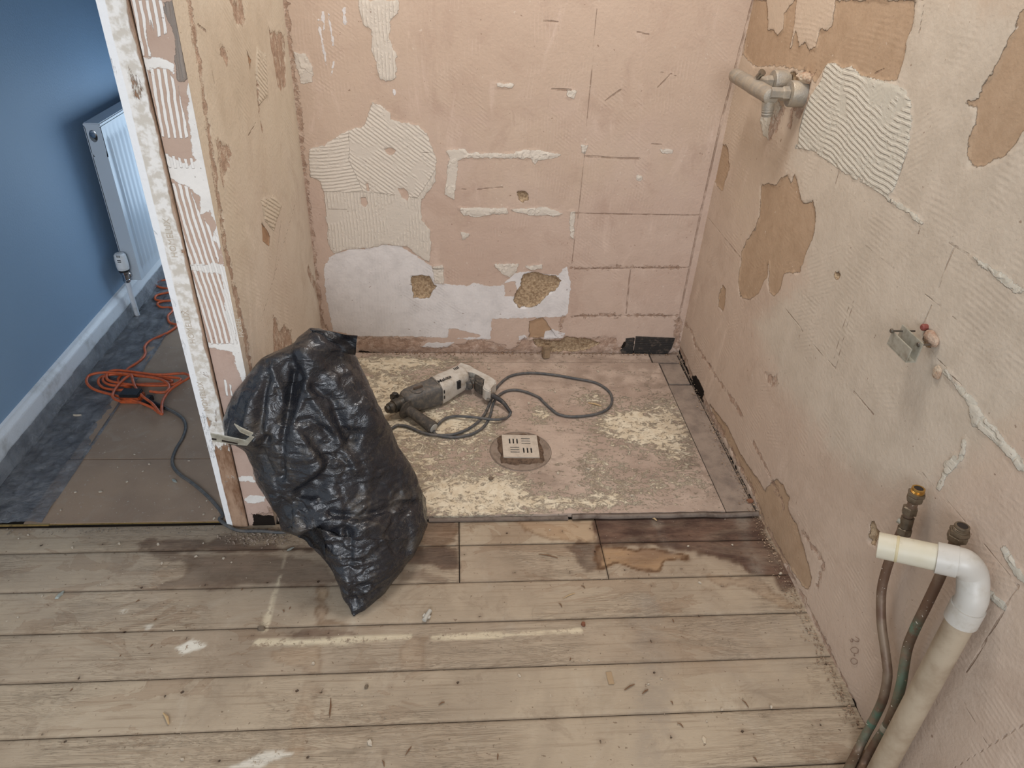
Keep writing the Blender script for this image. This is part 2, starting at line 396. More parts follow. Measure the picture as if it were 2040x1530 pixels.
def disp_wall(P, A):
    e = (fbm(np.c_[P, np.zeros(len(P))], 45, 3, 3)-.45)*.02
    d = -.007*sm(A['hole']+e, 0, .006) - .002*sm(A['tan']+e, -.001, .002) + .0015*sm(A['grey']+e, -.001, .002)
    d = d - .003*sm(A['brown']+e*1.5, -.002, .006)*fbm(np.c_[P, np.zeros(len(P))], 60, 3, 9)
    return d + .002*(fbm(np.c_[P, np.zeros(len(P))], 5, 3, 5)-.5)
M_back = plaster('pink plaster back wall', (199,177,161), (193,169,153), (186,163,147), 'v', tan=(178,148,120))
def rng(a, b, d): return np.linspace(a, b, int(round(abs(b-a)/d))+1)
zz = np.concatenate([rng(-.02, 1.2, .004), rng(1.25, 2.35, .05)])
def nz_lip(P, A): # bottom of the wall: rough lip
    d = disp_wall(P, A)
    return d
w = grid_mesh('wall_back', lambda u, v: np.stack([u, np.full_like(u, YB), v], 1), rng(XL-.03, XR+.03, .004), zz, M_back,
          lambda P: channels(P, back_spec, ph_back), disp_wall, np.array([0, -1.0, 0]))
tag(w, kind='structure')

# ---- right wall
right_spec = {
 'tan': [('p', rt([(1493,0),(1823,0),(1814,60),(1806,75),(1803,105),(1787,160),(1755,161),(1714,151),(1695,133),(1677,137),(1663,126),(1645,130),(1625,165),(1600,140),(1560,133),(1500,131),(1481,110),(1486,60)])),
   ('m', rt([(1525,-20),(1580,-20),(1582,0),(1562,25),(1560,60),(1548,70),(1540,58),(1528,60),(1530,30)])),
   ('m', rt([(1588,-20),(1668,-20),(1656,50),(1645,58),(1631,60),(1628,80),(1626,96),(1613,100),(1602,85),(1592,92),(1585,60),(1575,95),(1572,98),(1580,60)])),
   ('p', rt([(2060,5),(2035,22),(2025,50),(2010,75),(2000,100),(1975,150),(1960,170),(1945,200),(1925,203),(1945,215),(1944,235),(1942,250),(1930,280),(1928,310),(1935,328),(1955,330),(2000,310),(2020,290),(2040,258),(2070,230)])),
   ('p', R4([(905,810),(940,800),(975,805),(995,775),(1020,765),(1035,795),(1055,760),(1070,820),(1080,860),(1092,885),(1135,870),(1142,900),(1147,940),(1138,1020),(1125,1060),(1105,1100),(1090,1150),(1075,1185),(1010,1190),(990,1260),(965,1288),(948,1275),(940,1240),(945,1180),(940,1135),(935,1200),(900,1270),(860,1305),(815,1290),(810,1230),(825,1100),(850,1040),(880,1000),(900,950),(905,880)])),
   ('p', R4([(740,630),(755,632),(765,650),(770,740),(750,790),(740,830),(712,800),(702,770),(705,740),(722,690)])),
   ('p', R4([(740,1245),(755,1260),(748,1320),(742,1352),(722,1330),(726,1280)])),
   ('p', R8([(650,620),(680,660),(700,690),(760,760),(840,930),(900,1020),(930,1060),(990,1160),(1020,1110),(1060,1090),(1100,1120),(1135,1200),(1125,1260),(1180,1370),(1215,1530),(1240,1600),(1090,1600),(1050,1530),(980,1380),(930,1200),(860,1060),(760,860),(690,740)])),
   ('p', R8b([(1040,0),(1060,20),(1080,80),(1110,120),(1155,260),(1200,430),(1195,480),(1180,512),(1150,480),(1120,440),(1030,300),(960,180),(890,60)]))],
 'grey': [('p', R5([(230,285),(250,272),(270,275),(300,300),(340,290),(365,310),(380,330),(470,352),(540,372),(580,400),(600,450),(605,520),(600,600),(580,670),(560,740),(520,840),(500,862),(440,812),(370,772),(300,737),(240,690),(190,655),(110,640),(115,560),(135,480),(165,420),(200,370)])),
   ('p', R5([(860,1108),(900,1125),(1000,1195),(1060,1238),(1100,1262),(1090,1278),(1050,1272),(1000,1232),(940,1180),(890,1150)])),
   ('p', rt([(1878,740),(1886,738),(1915,770),(1945,800),(1960,830),(1985,855),(2040,920),(2050,945),(2030,935),(1990,890),(1945,850),(1936,848),(1932,810),(1905,775)])),
   ('l', rt([(1922,880),(1915,915),(1885,940),(1870,970)]), .005), ('l', rt([(1905,910),(1885,925)]), .004),
   ('p', rt([(1518,225),(1514,240),(1520,268),(1530,279),(1545,255),(1560,218),(1550,200),(1525,200)])),
   ('l', R5([(100,640),(180,650),(230,690),(300,735),(380,785),(440,815),(500,862),(590,920),(650,972)]), .0035),
   ('l', rt([(2000,1095),(2020,1130),(2045,1160)]), .006), ('l', rt([(1960,1170),(1985,1195),(2000,1205)]), .006)],
 'hole': [('p', R5([(270,1190),(285,1185),(292,1200),(280,1222),(270,1212)])), ('p', rt([(1577,143),(1600,150),(1612,168),(1606,192),(1590,200),(1572,195),(1560,160)])),
   ('p', rt([(1733,1040),(1742,1040),(1752,1062),(1742,1088),(1730,1078)])), ('p', rt([(1840,655),(1852,662),(1852,690),(1838,690)]))],
 'brown': [('l', rt([(1350,690),(1365,720),(1378,752),(1398,790),(1420,835),(1438,862)]), .014), ('l', rt([(1356,635),(1378,660),(1384,685),(1410,725),(1440,770),(1480,830)]), .004),
   ('l', rt([(1500,880),(1520,920),(1538,960),(1560,1010)]), .005), ('p', R8([(990,435),(1030,440),(1040,480),(1065,445),(1068,510),(1040,520),(1010,490)])),
   ('l', rt([(1485,60),(1478,110)]), .004), ('l', rt([(1600,1060),(1640,1120),(1628,1165)]), .005), ('l', rt([(1438,862),(1500,980),(1520,1040),(1580,1150),(1620,1230)]), .004), ('l', rt([(1620,1230),(1700,1400),(1740,1490)]), .006),
   ('p', rt([(1600,140),(1618,150),(1606,215),(1590,240),(1580,215),(1590,190)])), ('l', rt([(1578,215),(1572,250)]), .008), ('p', rt([(1538,235),(1560,208),(1566,214),(1545,262),(1530,280)])),
   ('l', rt([(1446,200),(1430,290),(1405,395)]), .002)],
 'line': [('l', rt([(1411,435),(1475,512.6)]), .002), ('l', rt([(1559.5,606.5),(1600,660)]), .0015), ('l', rt([(1618,685),(1664,734)]), .0012), ('l', rt([(1700,780),(1740,826)]), .0018), ('l', rt([(1837,940),(1922,1040)]), .0014), ('l', rt([(1960,1085),(2040,1183)]), .0016),
   ('l', R5([(290,735),(250,880)]), .001), ('l', R5([(600,620),(520,860)]), .001), ('l', R5([(400,1065),(530,1170)]), .0014), ('l', R5([(790,1070),(715,1260)]), .0014), ('l', R5([(690,1330),(650,1420)]), .0018),
   ('l', R5([(660,1280),(740,1340)]), .0012), ('l', R5([(780,1375),(820,1405)]), .0012), ('l', R5([(765,1055),(850,1110)]), .0016), ('l', rt([(1700,600),(1664,735)]), .0009), ('l', R8([(1500,40),(1410,350)]), .0012),
   ('l', rt([(2030,1165),(1925,1340)]), .0016), ('l', rt([(1855,700),(1915,768)]), .001), ('l', R5([(635,0),(660,0),(635,150)]), .0012), ('l', R5([(640,985),(632,1020)]), .0016), ('l', rt([(1910,1080),(1880,1140)]), .0009),
   ('l', R4([(1400,320),(1440,300)]), .002), ('l', rt([(1920,1400),(1965,1480)]), .001), ('l', rt([(2045,1440),(1900,1530)]), .001), ('l', rt([(1585,200),(1615,160),(1625,140)]), .0015)],
 'black': [('l', rt([(1352,700),(1380,765),(1400,800)]), .004), ('p', R8([(540,455),(575,455),(620,550),(605,600),(570,560)])), ('l', rt([(1700,1400),(1712,1430),(1722,1462)]), .006), ('l', rt([(1424,850),(1500,1000),(1508,1024)]), .002)],
 'film': [('p', rt([(1690,110),(1830,-30),(2100,-30),(2100,800),(1960,900),(1860,1000),(1700,960),(1560,780),(1500,640),(1600,560),(1590,400),(1560,330),(1610,220)]))]}
_ra, _rb = rt([(1632, 262), (1712, 338)]); _rd = np.array(_rb)-np.array(_ra); _rd /= np.linalg.norm(_rd); _rn = np.array([-_rd[1], _rd[0]])
def ph_right(P):
    t = P@_rd
    big = sd_poly(P, R5([(230,285),(270,275),(470,352),(600,420),(605,600),(500,862),(110,640),(165,420)]))
    return np.where(big > -.012, P@_rn + .0045*np.sin(t*24+1.0) + .0015*np.sin(t*55), fbm(np.c_[P, P[:, 0]*0], 45, 3, 6)*.035)
M_right = plaster('patchy plaster right wall', (198,178,160), (192,171,153), (184,164,146), 'h', film=(200,187,170), tan=(178,152,126), grey=(204,196,181))
w = grid_mesh('wall_right', lambda u, v: np.stack([np.full_like(u, XR), u, v], 1), np.concatenate([rng(-.9, .2, .05), rng(.21, YB+.03, .004)]), np.concatenate([rng(-.03, 1.3, .004), rng(1.35, 2.35, .05)]), M_right,
          lambda P: channels(P, right_spec, ph_right), disp_wall, np.array([-1.0, 0, 0]))
tag(w, kind='structure')

# ---- partition side face
side_spec = {
 'brown': [('l', sd_([(376,0),(400,150),(425,330),(450,500),(482,640),(505,760)]), .010), ('p', sd_([(430,285),(455,290),(462,300),(452,340),(446,372),(438,350),(434,310)])), ('p', sd_([(435,85),(445,95),(458,120),(452,132),(440,112)])),
   ('p', sd_([(544,632),(552,640),(558,660),(566,650),(580,660),(585,700),(546,705)])), ('l', sd_([(570,0),(585,150),(598,220),(608,320),(622,430),(640,640)]), .012), ('p', sd_([(535,60),(566,70),(570,170),(555,180),(545,120)])),
   ('p', sd_([(458,0),(482,0),(490,45),(472,50)])), ('l', sd_([(510,150),(516,220),(522,260)]), .003), ('l', sd_([(615,540),(640,600),(655,660)]), .016)],
 'line': [('l', sd_([(395,50),(410,62)]), .0025), ('l', sd_([(422,140),(428,170)]), .0015), ('l', sd_([(495,270),(510,245)]), .0015), ('l', sd_([(612,410),(628,500)]), .001), ('l', sd_([(560,440),(545,560)]), .001), ('l', sd_([(590,400),(520,640)]), .0008)],
 'grey': [('p', sd_([(512,95),(530,110),(534,190),(515,210),(510,150)])), ('p', sd_([(520,400),(545,390),(560,410),(545,460),(528,440)]))],
 'tan': [('p', sd_([(492,100),(500,120),(498,138)])) , ('p', sd_([(522,445),(538,470),(536,490),(524,480)]))],
 'film': [('p', sd_([(370,0),(540,0),(530,160),(515,230),(470,270),(440,250),(410,160)]))]}
M_side = plaster('tan plaster partition side', (210,199,184), (204,191,176), (196,182,165), 'v', film=(200,187,168), tan=(170,140,114), grey=(208,196,178))
w = grid_mesh('wall_alcove_left', lambda u, v: np.stack([np.full_like(u, XL), u, v], 1), rng(YJ, YB+.03, .004), zz, M_side,
          lambda P: channels(P, side_spec, lambda P: P[:, 1]*.9+P[:, 0]*.5), disp_wall, np.array([1.0, 0, 0]))
tag(w, kind='structure')

# ---- partition end face
def J1(p): return jb(crop(p, .4183, 0, 0))
def J2(p): return jb(crop(p, .4183, 0, 500))
end_spec = {
 'white': [('p', J1([(655,265),(720,275),(790,285),(832,300),(828,350),(806,330),(760,322),(700,330),(672,315)])),
   ('p', J1([(895,400),(925,400),(950,480),(975,640),(1000,760),(1030,900),(1060,1100),(1095,1290),(1150,1530),(1110,1530),(1090,1440),(1070,1300),(1056,1180),(1010,1140),(1030,1080),(1000,1000),(955,1020),(950,940),(900,890),(850,870),(790,832),(765,760),(790,740),(860,765),(900,790),(932,765),(915,700),(905,620),(890,520)])),
   ('p', J2([(875,62),(1000,60),(1062,60),(1100,100),(1135,280),(1165,440),(1190,560),(1160,630),(1130,560),(1110,480),(960,455),(965,438),(1100,440),(1080,300),(1050,110),(890,85)])),
   ('p', J2([(1110,1092),(1150,1075),(1205,1072),(1215,1100),(1140,1100)])), ('p', J2([(1160,1180),(1190,1162),(1265,1170),(1262,1195),(1175,1205)])), ('p', J1([(840,0),(862,0),(880,180),(870,190)])), ('p', J2([(1040,790),(1055,760),(1068,850),(1056,860)]))],
 'comb': [('p', J1([(590,0),(780,0),(800,160),(750,180),(715,90),(700,150),(720,270),(650,265)])), ('p', J1([(675,320),(800,330),(850,420),(900,650),(870,660),(760,650),(700,480)])),
   ('p', J1([(770,735),(930,760),(930,800),(800,800)])), ('p', J1([(820,870),(900,890),(950,1010),(1050,1150),(1040,1262),(885,1262),(830,1000)])), ('p', J2([(890,80),(1060,90),(1130,440),(965,445)])), ('p', J1([(885,1265),(1060,1260),(1110,1440),(1140,1530),(920,1530)])), ('p', J2([(1060,600),(1100,640),(1110,690),(1075,690)]))],
 'grey': [('p', J1([(775,0),(845,0),(870,150),(905,360),(880,390),(850,380),(830,280),(835,180),(790,60)]))],
 'line': [('l', J1([(570,0),(640,300),(700,500),(770,800)]), .003), ('l', J1([(770,800),(870,1260),(940,1530)]), .003), ('l', J2([(870,0),(1050,800),(1155,1320)]), .003), ('l', J2([(1185,1255),(1300,1250)]), .0012)],
 'brown': [('p', J2([(1290,1150),(1330,1200),(1350,1280),(1200,1255),(1280,1245)])), ('l', J1([(862,0),(900,200),(960,500),(1010,800),(1080,1100),(1150,1530)]), .004)],
 'black': [('p', jb([(504,1024),(560,1030),(560,1062),(505,1060)]))],
 'tan': []}
def ph_end(P):
    return P[:, 0] + .010*np.sin(P[:, 1]*9) + (P[:, 1])*.02
M_end = plaster('pink plaster with white combed adhesive', (192,166,152), (196,170,155), (178,150,134), None, white=(238,233,226), grey=(150,138,128))
w = grid_mesh('wall_partition_end', lambda u, v: np.stack([u, np.full_like(u, YJ), v], 1), rng(-.506, XL, .003), zz, M_end,
          lambda P: channels(P, end_spec, ph_end), disp_wall, np.array([0, -1.0, 0]))
tag(w, kind='structure')
# timber door lining post with smeared paint and adhesive
m = Mat('painted timber lining'); N = m.noise
sx = m.n('ShaderNodeSeparateXYZ', {0: m.pos}).outputs
wood = m.mix(m.ms(N(40, 5, .7, stretch=(1, 1, .25)), .35, .7), lin((176,146,122)), lin((118,84,60)))
zf = m.ms(sx[2], .10, .42, -.18, .10)                    # adhesive thins out towards the floor
wm = m.ms(m.add(N(26, 5, .72, .8, stretch=(1, 1, .45)), zf), .44, .50)
right = m.ms(m.add(sx[0], m.mul(N(14, 3), .02)), -.503, -.500)
wm = m.mul(wm, m.sub(1, m.mul(right, .9)))
col = m.mix(wm, wood, m.mix(m.ms(N(60, 3), .4, .6), lin((236,232,226)), lin((208,200,188))))
edge = m.ms(m.add(sx[0], m.mul(N(9, 4, .7), .006)), -.5395, -.5415)
col = m.mix(edge, col, lin((238,238,238)))
m.bump(m.add(m.mul(wm, .0015), m.mul(N(90, 4), .0015)))
M_post = m.fin(col, .75, .3)
bm = bmesh.new(); add_box(bm, (-.557, 1.284, 0), (-.508, YB+.0, 2.35), bev=.0012)
w = tag(obj('trim_1', bm, M_post), kind='structure')
# partition core above the visible faces: closes the top and hall side
M_blue = Mat('blue wall paint'); nb = M_blue.noise
M_blue.bump(M_blue.mul(nb(180, 3), .0006))
M_blue = M_blue.fin(M_blue.mix(M_blue.ms(nb(1.5, 3), .3, .7), lin((142,170,196)), lin((137,165,192))), .55, .35)
M_whitepaint = simple('white gloss paint', (222,226,230), .35, 0, (190,192,192), 14, .3, .0008)
bm = bmesh.new(); add_box(bm, (-.557, YB, -.02), (-.47, 4.6, 2.35)); tag(obj('wall_hall_right', bm, M_blue), kind='structure')
bm = bmesh.new(); add_box(bm, (XH-.08, 1.2, -.02), (XH, 4.6, 2.35)); tag(obj('wall_left', bm, M_blue), kind='structure')
bm = bmesh.new(); add_box(bm, (XH-.08, 4.6, -.02), (-.47, 4.68, 2.35)); tag(obj('wall_hall_end', bm, M_blue), kind='structure')
M_ceil = simple('ceiling paint', (225,222,216), .9)
bm = bmesh.new(); add_box(bm, (-1.35, -.9, 2.35), (.9, 4.7, 2.43)); tag(obj('ceiling', bm, M_ceil), kind='structure')
bm = bmesh.new(); add_box(bm, (-1.27, YJ, 2.0), (XL, YJ+.1, 2.35)); tag(obj('wall_door_head', bm, M_ceil), kind='structure')
# skirting board, moulded profile
bm = bmesh.new(); prof = [(XH, 0), (XH+.018, 0), (XH+.018, .092), (XH+.015, .100), (XH+.010, .104), (XH+.007, .113), (XH, .116)]
add_prism(bm, [(x, 1.30, z) for x, z in prof], (0, 3.3, 0)); tag(obj('baseboard_left', bm, M_whitepaint), kind='structure')

# ================================================================== FLOOR
floorS = lambda pts: [(fl(u, v)[0], fl(u, v)[1]) for u, v in pts]
B6 = lambda p: floorS(crop(p, .34314, 0, 1050)); B7 = lambda p: floorS(crop(p, .34636, 600, 1000)); B8 = lambda p: floorS(crop(p, .3464, 1200, 1000))
fs = {
 'k_dark': [('p', B8([(-30,60),(870,70),(940,150),(980,260),(1060,400),(1110,470),(1040,500),(980,430),(850,415),(740,330),(500,300),(300,260),(-30,260)]), 1.0),
   ('p', B7([(640,95),(905,95),(905,240),(700,250)]), .55), ('p', B7([(600,260),(905,255),(905,375),(800,380),(700,345),(590,360)]), .8),
   ('p', B6([(750,80),(1300,60),(1500,110),(1800,100),(1830,140),(1300,150),(800,140)]), .75), ('p', B6([(850,150),(1250,160),(1500,150),(1900,200),(1960,330),(1300,350),(900,345),(1080,290),(1110,220)]), .5),
   ('p', B6([(1680,600),(1960,590),(2100,640),(1900,640),(1700,640)]), .7), ('p', B7([(1500,235),(1700,240),(1740,380),(1660,380),(1560,310),(1500,270)]), .7), ('p', B7([(560,390),(700,395),(820,455),(560,465)]), .4)],
 'k_amber': [('p', B8([(-30,255),(300,260),(520,300),(480,335),(370,360),(350,410),(300,415),(250,390),(100,370),(0,388),(-30,380)]), 1.0), ('p', B7([(1080,60),(1690,100),(1700,235),(1500,230),(1340,190),(1200,100)]), .5), ('p', B7([(640,100),(905,100),(905,250),(640,250)]), .4),
   ('p', B6([(1850,350),(1910,350),(1900,520),(2040,570),(1830,570)]), .5), ('p', B6([(1590,720),(1850,680),(1870,860),(1800,850),(1620,760)]), .28), ('p', B6([(1780,900),(1850,900),(1760,1160),(1720,1399),(1660,1399)]), .15), ('p', B7([(590,760),(730,770),(700,940),(600,940)]), .2), ('p', B8([(900,430),(1000,540),(1110,600),(1020,600),(900,520),(700,480),(600,430)]), .35)],
 'k_cream': [('l', B6([(1500,672),(1700,668),(2060,662)]), .007, 1), ('l', B7([(0,808),(300,790),(620,775)]), .008, 1), ('l', B7([(760,780),(1150,765),(1610,738)]), .006, 1), ('l', B6([(1540,590),(1590,400),(1625,290)]), .006, .8), ('l', B6([(1640,240),(1655,160)]), .004, .4)],
 'k_paint': [('p', B6([(1030,700),(1110,655),(1190,690),(1120,720),(1060,740)]), 1), ('p', B6([(1460,1340),(1530,1300),(1640,1300),(1700,1320),(1600,1350),(1500,1399),(1330,1399)]), .9), ('p', B6([(690,480),(730,468),(748,488),(710,505)]), .6), ('p', B6([(840,575),(880,565),(880,585),(850,595)]), .6)],
 'k_dust': [('l', B8([(250,600),(300,900),(290,1180),(300,1530)]), .035, .7), ('l', B8([(290,110),(400,290)]), .008, 1.0), ('l', B8([(790,100),(870,300),(900,430)]), .012, .8), ('p', B8([(600,560),(1100,620),(1300,900),(900,1150),(700,1000),(560,760)]), .35), ('p', B6([(100,0),(1500,0),(1500,100),(900,60),(100,80)]), .5), ('p', B6([(0,140),(900,160),(900,560),(0,600)]), .4)]}
YE = [1.296, 1.2105, 1.0948, .9854, .8697, .7566, .6448, .533, .42, .31, .2, .09]
nails = B6([(240,105),(600,100),(820,350),(1190,335),(1550,325),(1850,315),(720,605),(1465,632),(1085,645),(460,875),(1785,620),(1905,610),(1725,950),(1860,958),(1060,958),(955,985),(250,1200),(380,1245),(1790,1335),(1270,1355)]) + B7([(1185,180),(1225,405),(935,300),(1500,170),(1545,405),(1720,400),(1030,655),(900,1040),(515,1060),(110,1092),(485,1438),(40,1468),(1665,155),(1690,285),(1725,1380)]) + B8([(455,385),(130,390),(495,190),(560,655),(285,480),(690,485),(300,985),(805,1318),(1250,1278),(1285,935),(395,1350),(280,800)])
def floor_attrs(P, bid, ylo, yhi, x0, x1):
    P3 = np.c_[P, np.zeros(len(P))]; e = (fbm(P3, 22, 4, 2)-.47)*.05; A = {}
    for k, items in fs.items():
        d = np.zeros(len(P)); rim = np.zeros(len(P))
        for it in items:
            s = (sd_poly(P, it[1]) if it[0] == 'p' else sd_line(P, it[1], it[2])); wt = it[-1]
            ee = e*(1 if k in ('k_dark', 'k_amber', 'k_dust') else .25); sf = .02 if k == 'k_dust' else .008 if k == 'k_dark' else .003
            d = np.maximum(d, wt*sm(s+ee, -sf, sf))
            if k == 'k_amber': rim = np.maximum(rim, wt*np.exp(-((s+ee-.003)/.004)**2))
            if k == 'k_dark': rim = np.maximum(rim, .5*wt*np.exp(-((s+ee-.003)/.004)**2))
        A[k] = d
        if k in ('k_amber', 'k_dark'): A['k_rim'] = np.maximum(A.get('k_rim', 0), rim)
    nd = np.full(len(P), 1.0)
    for q in nails: nd = np.minimum(nd, np.hypot(P[:, 0]-q[0], P[:, 1]-q[1]))
    A['nail'] = .0032-nd
    ed = np.minimum(np.minimum(P[:, 1]-ylo, yhi-P[:, 1]), np.minimum(P[:, 0]-x0, x1-P[:, 0]))
    A['edge'] = ed; A['k_bid'] = np.full(len(P), bid)
    return A
m = Mat('old pine floorboards'); N = m.noise
bid = m.attr('k_bid')
off = m.n('ShaderNodeCombineXYZ', {0: m.mul(bid, 7.3), 1: m.mul(bid, 3.1), 2: m.mul(bid, 5.7)}).outputs[0]
vec = m.n('ShaderNodeVectorMath', {0: m.pos, 1: off}, operation='ADD').outputs[0]
base = m.mix(m.ms(N(2.5, 4, .6), .35, .65), lin((173,157,136)), lin((158,141,121)))
base = m.mix(m.ms(bid, 0, 1, 0, .5), base, lin((178,162,138)))
grain = N(26, 6, .62, 1.4, vec=vec, stretch=(.09, 1.3, 1))
gr = m.M('SINE', m.mul(grain, 95)); grm = m.ms(N(3.0, 3, vec=vec, off=(4, 4, 4)), .42, .60)
base = m.mix(m.mul(m.mul(m.ms(gr, .35, .95), grm), .30), base, lin((110,88,66)))
fine = m.ms(N(60, 4, .7, vec=vec, stretch=(.06, 2.2, 1)), .52, .70)
base = m.mix(m.mul(fine, .38), base, lin((116,94,72)))
wash = m.ms(N(6, 6, .7, 1.0), .52, .72); base = m.mix(m.mul(wash, .40), base, lin((186,174,156)))
base = m.mix(m.mul(m.ms(N(2.2, 5, .7, .6, off=(7, 1, 0)), .46, .68), .35), base, lin((128,114,98)))
base = m.mix(m.mul(m.ms(N(11, 6, .75, .5, off=(2, 6, 0)), .54, .66), .30), base, lin((120,102,84)))
wat = N(5.5, 5, .6, 2.0, vec=vec, stretch=(.6, 1.4, 1)); wr = m.ms(m.M('ABSOLUTE', m.sub(wat, .56)), .010, .001)
wat2 = m.mul(m.ms(wat, .56, .565), m.ms(N(1.7, 2, off=(1, 5, 2)), .45, .6))
base = m.mix(m.mul(wat2, .30), base, lin((128,100,76))); base = m.mix(m.mul(m.mul(wr, m.ms(N(1.7, 2, off=(1, 5, 2)), .42, .6)), .30), base, lin((112,82,58)))
am = m.attr('k_amber'); base = m.mix(m.mul(am, .62), base, m.mix(m.ms(N(12, 4, .6, stretch=(.4, 1, 1)), .35, .7), lin((172,134,92)), lin((120,84,56))))
dk = m.attr('k_dark'); base = m.mix(m.mul(dk, m.ms(N(9, 5, .65, 1, stretch=(.35, 1, 1)), .25, .55, .6, 1.0)), base, m.mix(m.ms(N(14, 5, .7, stretch=(.4, 1, 1)), .4, .65), lin((74,55,47)), lin((112,88,74))))
base = m.mix(m.mul(m.attr('k_rim'), .9), base, lin((84,58,38)))
du = m.attr('k_dust'); base = m.mix(m.mul(m.mul(du, m.ms(N(16, 5, .75), .30, .62)), .75), base, lin((146,134,120)))
cr = m.mul(m.attr('k_cream'), m.ms(N(60, 5, .75), .36, .50)); base = m.mix(m.mul(cr, .8), base, lin((214,200,172)))
pt = m.mul(m.attr('k_paint'), m.ms(N(70, 5, .75), .36, .46)); base = m.mix(m.mul(pt, .9), base, lin((218,212,198)))
base = m.mix(m.mul(m.ms(N(120, 3, .6, off=(3, 3, 3)), .70, .74), .6), base, lin((196,184,166)))
base = m.mix(m.mul(m.ms(N(80, 3, .6, off=(6, 2, 3)), .665, .70), .6), base, lin((96,74,56)))
nl = m.ms(m.add(m.attr('nail'), m.mul(m.sub(N(200, 2), .5), .003)), -.001, .001); base = m.mix(m.mul(nl, .85), base, lin((52,36,26)))
nh = m.ms(m.attr('nail'), -.009, 0); base = m.mix(m.mul(nh, .22), base, lin((96,70,52)))
eg = m.ms(m.add(m.attr('edge'), m.mul(m.sub(N(50, 4), .5), .005)), .0045, .0005); base = m.mix(m.mul(eg, .35), base, lin((70,52,38)))
hh = m.add(m.mul(N(90, 4, .7, stretch=(.3, 1, 1)), .0009), m.mul(m.mul(m.ms(gr, .3, 1), grm), -.0003)); hh = m.sub(hh, m.mul(nl, .003))
m.bump(hh); M_board = m.fin(base, .85, .25)

bx_all = []
def board_strip(y0, y1, cuts, acc):
    cuts = sorted(cuts)
    for a, b in zip(cuts[:-1], cuts[1:]):
        g = .0010
        xs = rng(a+g, b-g, .006); ys = rng(y0+g, y1-g, .006)
        acc.append((xs, ys))
acc = []; XF0 = -1.55
for i in range(len(YE)-1):
    cuts = [XF0, XR+.02]
    if i in (0, 1): cuts += [fl(915, 1095)[0], fl(1190+i*14, 1055+i*60)[0]]
    if i == 4: cuts += [fl(1282, 1200)[0]-2]
    board_strip(YE[i+1], YE[i], [c for c in cuts if c >= XF0], acc)
V, Q, AT, base_i = [], [], {}, 0
for bi, (xs, ys) in enumerate(acc):
    X, Y = np.meshgrid(xs, ys); x = X.ravel(); y = Y.ravel(); nu, nv = len(xs), len(ys)
    bidv = random.random(); a = floor_attrs(np.stack([x, y], 1), bidv, ys[0], ys[-1], xs[0] if xs[0] > XF0+.1 else -9, xs[-1] if xs[-1] < XR-.01 else 9)
    tilt = (random.random()-.5)*.002
    z = tilt*(y-ys.mean())/.05 + .0008*(fbm(np.c_[x, y, np.zeros(len(x))], 7, 2, bi)-.5) - .0018*np.exp(-((y-ys[0])/.0015)**2) - .0018*np.exp(-((y-ys[-1])/.0015)**2)
    V.append(np.stack([x, y, z], 1)); i0 = (np.arange(nv-1)[:, None]*nu+np.arange(nu-1)[None]).ravel()
    Q.append(np.stack([i0, i0+1, i0+nu+1, i0+nu], 1)+base_i)
    # skirt down the four sides
    ring = np.concatenate([np.arange(nu), np.arange(1, nv)*nu+nu-1, (nv-1)*nu+np.arange(nu-2, -1, -1), np.arange(nv-2, 0, -1)*nu])
    lo = np.stack([x[ring], y[ring], np.full(len(ring), -.02)], 1); V.append(lo); k0 = base_i+nu*nv; n = len(ring); k = np.arange(n)
    Q.append(np.stack([ring+base_i, k0+k, k0+(k+1) % n, ring[(k+1) % n]+base_i], 1))
    for c in a: AT.setdefault(c, []).append(np.concatenate([a[c], a[c][ring]]))
    base_i += nu*nv+n
def raw_mesh(name, V, Q, AT, m):
    V = np.concatenate(V).astype(np.float32); Q = np.concatenate(Q).astype(np.int32)
    me = bpy.data.meshes.new(name); me.vertices.add(len(V)); me.vertices.foreach_set('co', V.ravel()); me.loops.add(Q.size); me.loops.foreach_set('vertex_index', Q.ravel())
    me.polygons.add(len(Q)); me.polygons.foreach_set('loop_start', np.arange(0, Q.size, 4, dtype=np.int32)); me.polygons.foreach_set('loop_total', np.full(len(Q), 4, dtype=np.int32))
    me.update(calc_edges=True)
    for k, a in AT.items():
        at = me.attributes.new(k, 'FLOAT', 'POINT'); at.data.foreach_set('value', np.concatenate(a).astype(np.float32))
    me.polygons.foreach_set('use_smooth', np.ones(len(Q), bool)); me.materials.append(m)
    return link(bpy.data.objects.new(name, me))
w = raw_mesh('floor', V, Q, AT, M_board); smooth(w.data, 50); tag(w, kind='structure')
M_void = simple('dark void under floor', (40,31,24), .95)
bm = bmesh.new(); add_box(bm, (-1.6, -.9, -.06), (XR+.04, 4.7, -.022)); tag(obj('floor_underside', bm, M_void), kind='structure')

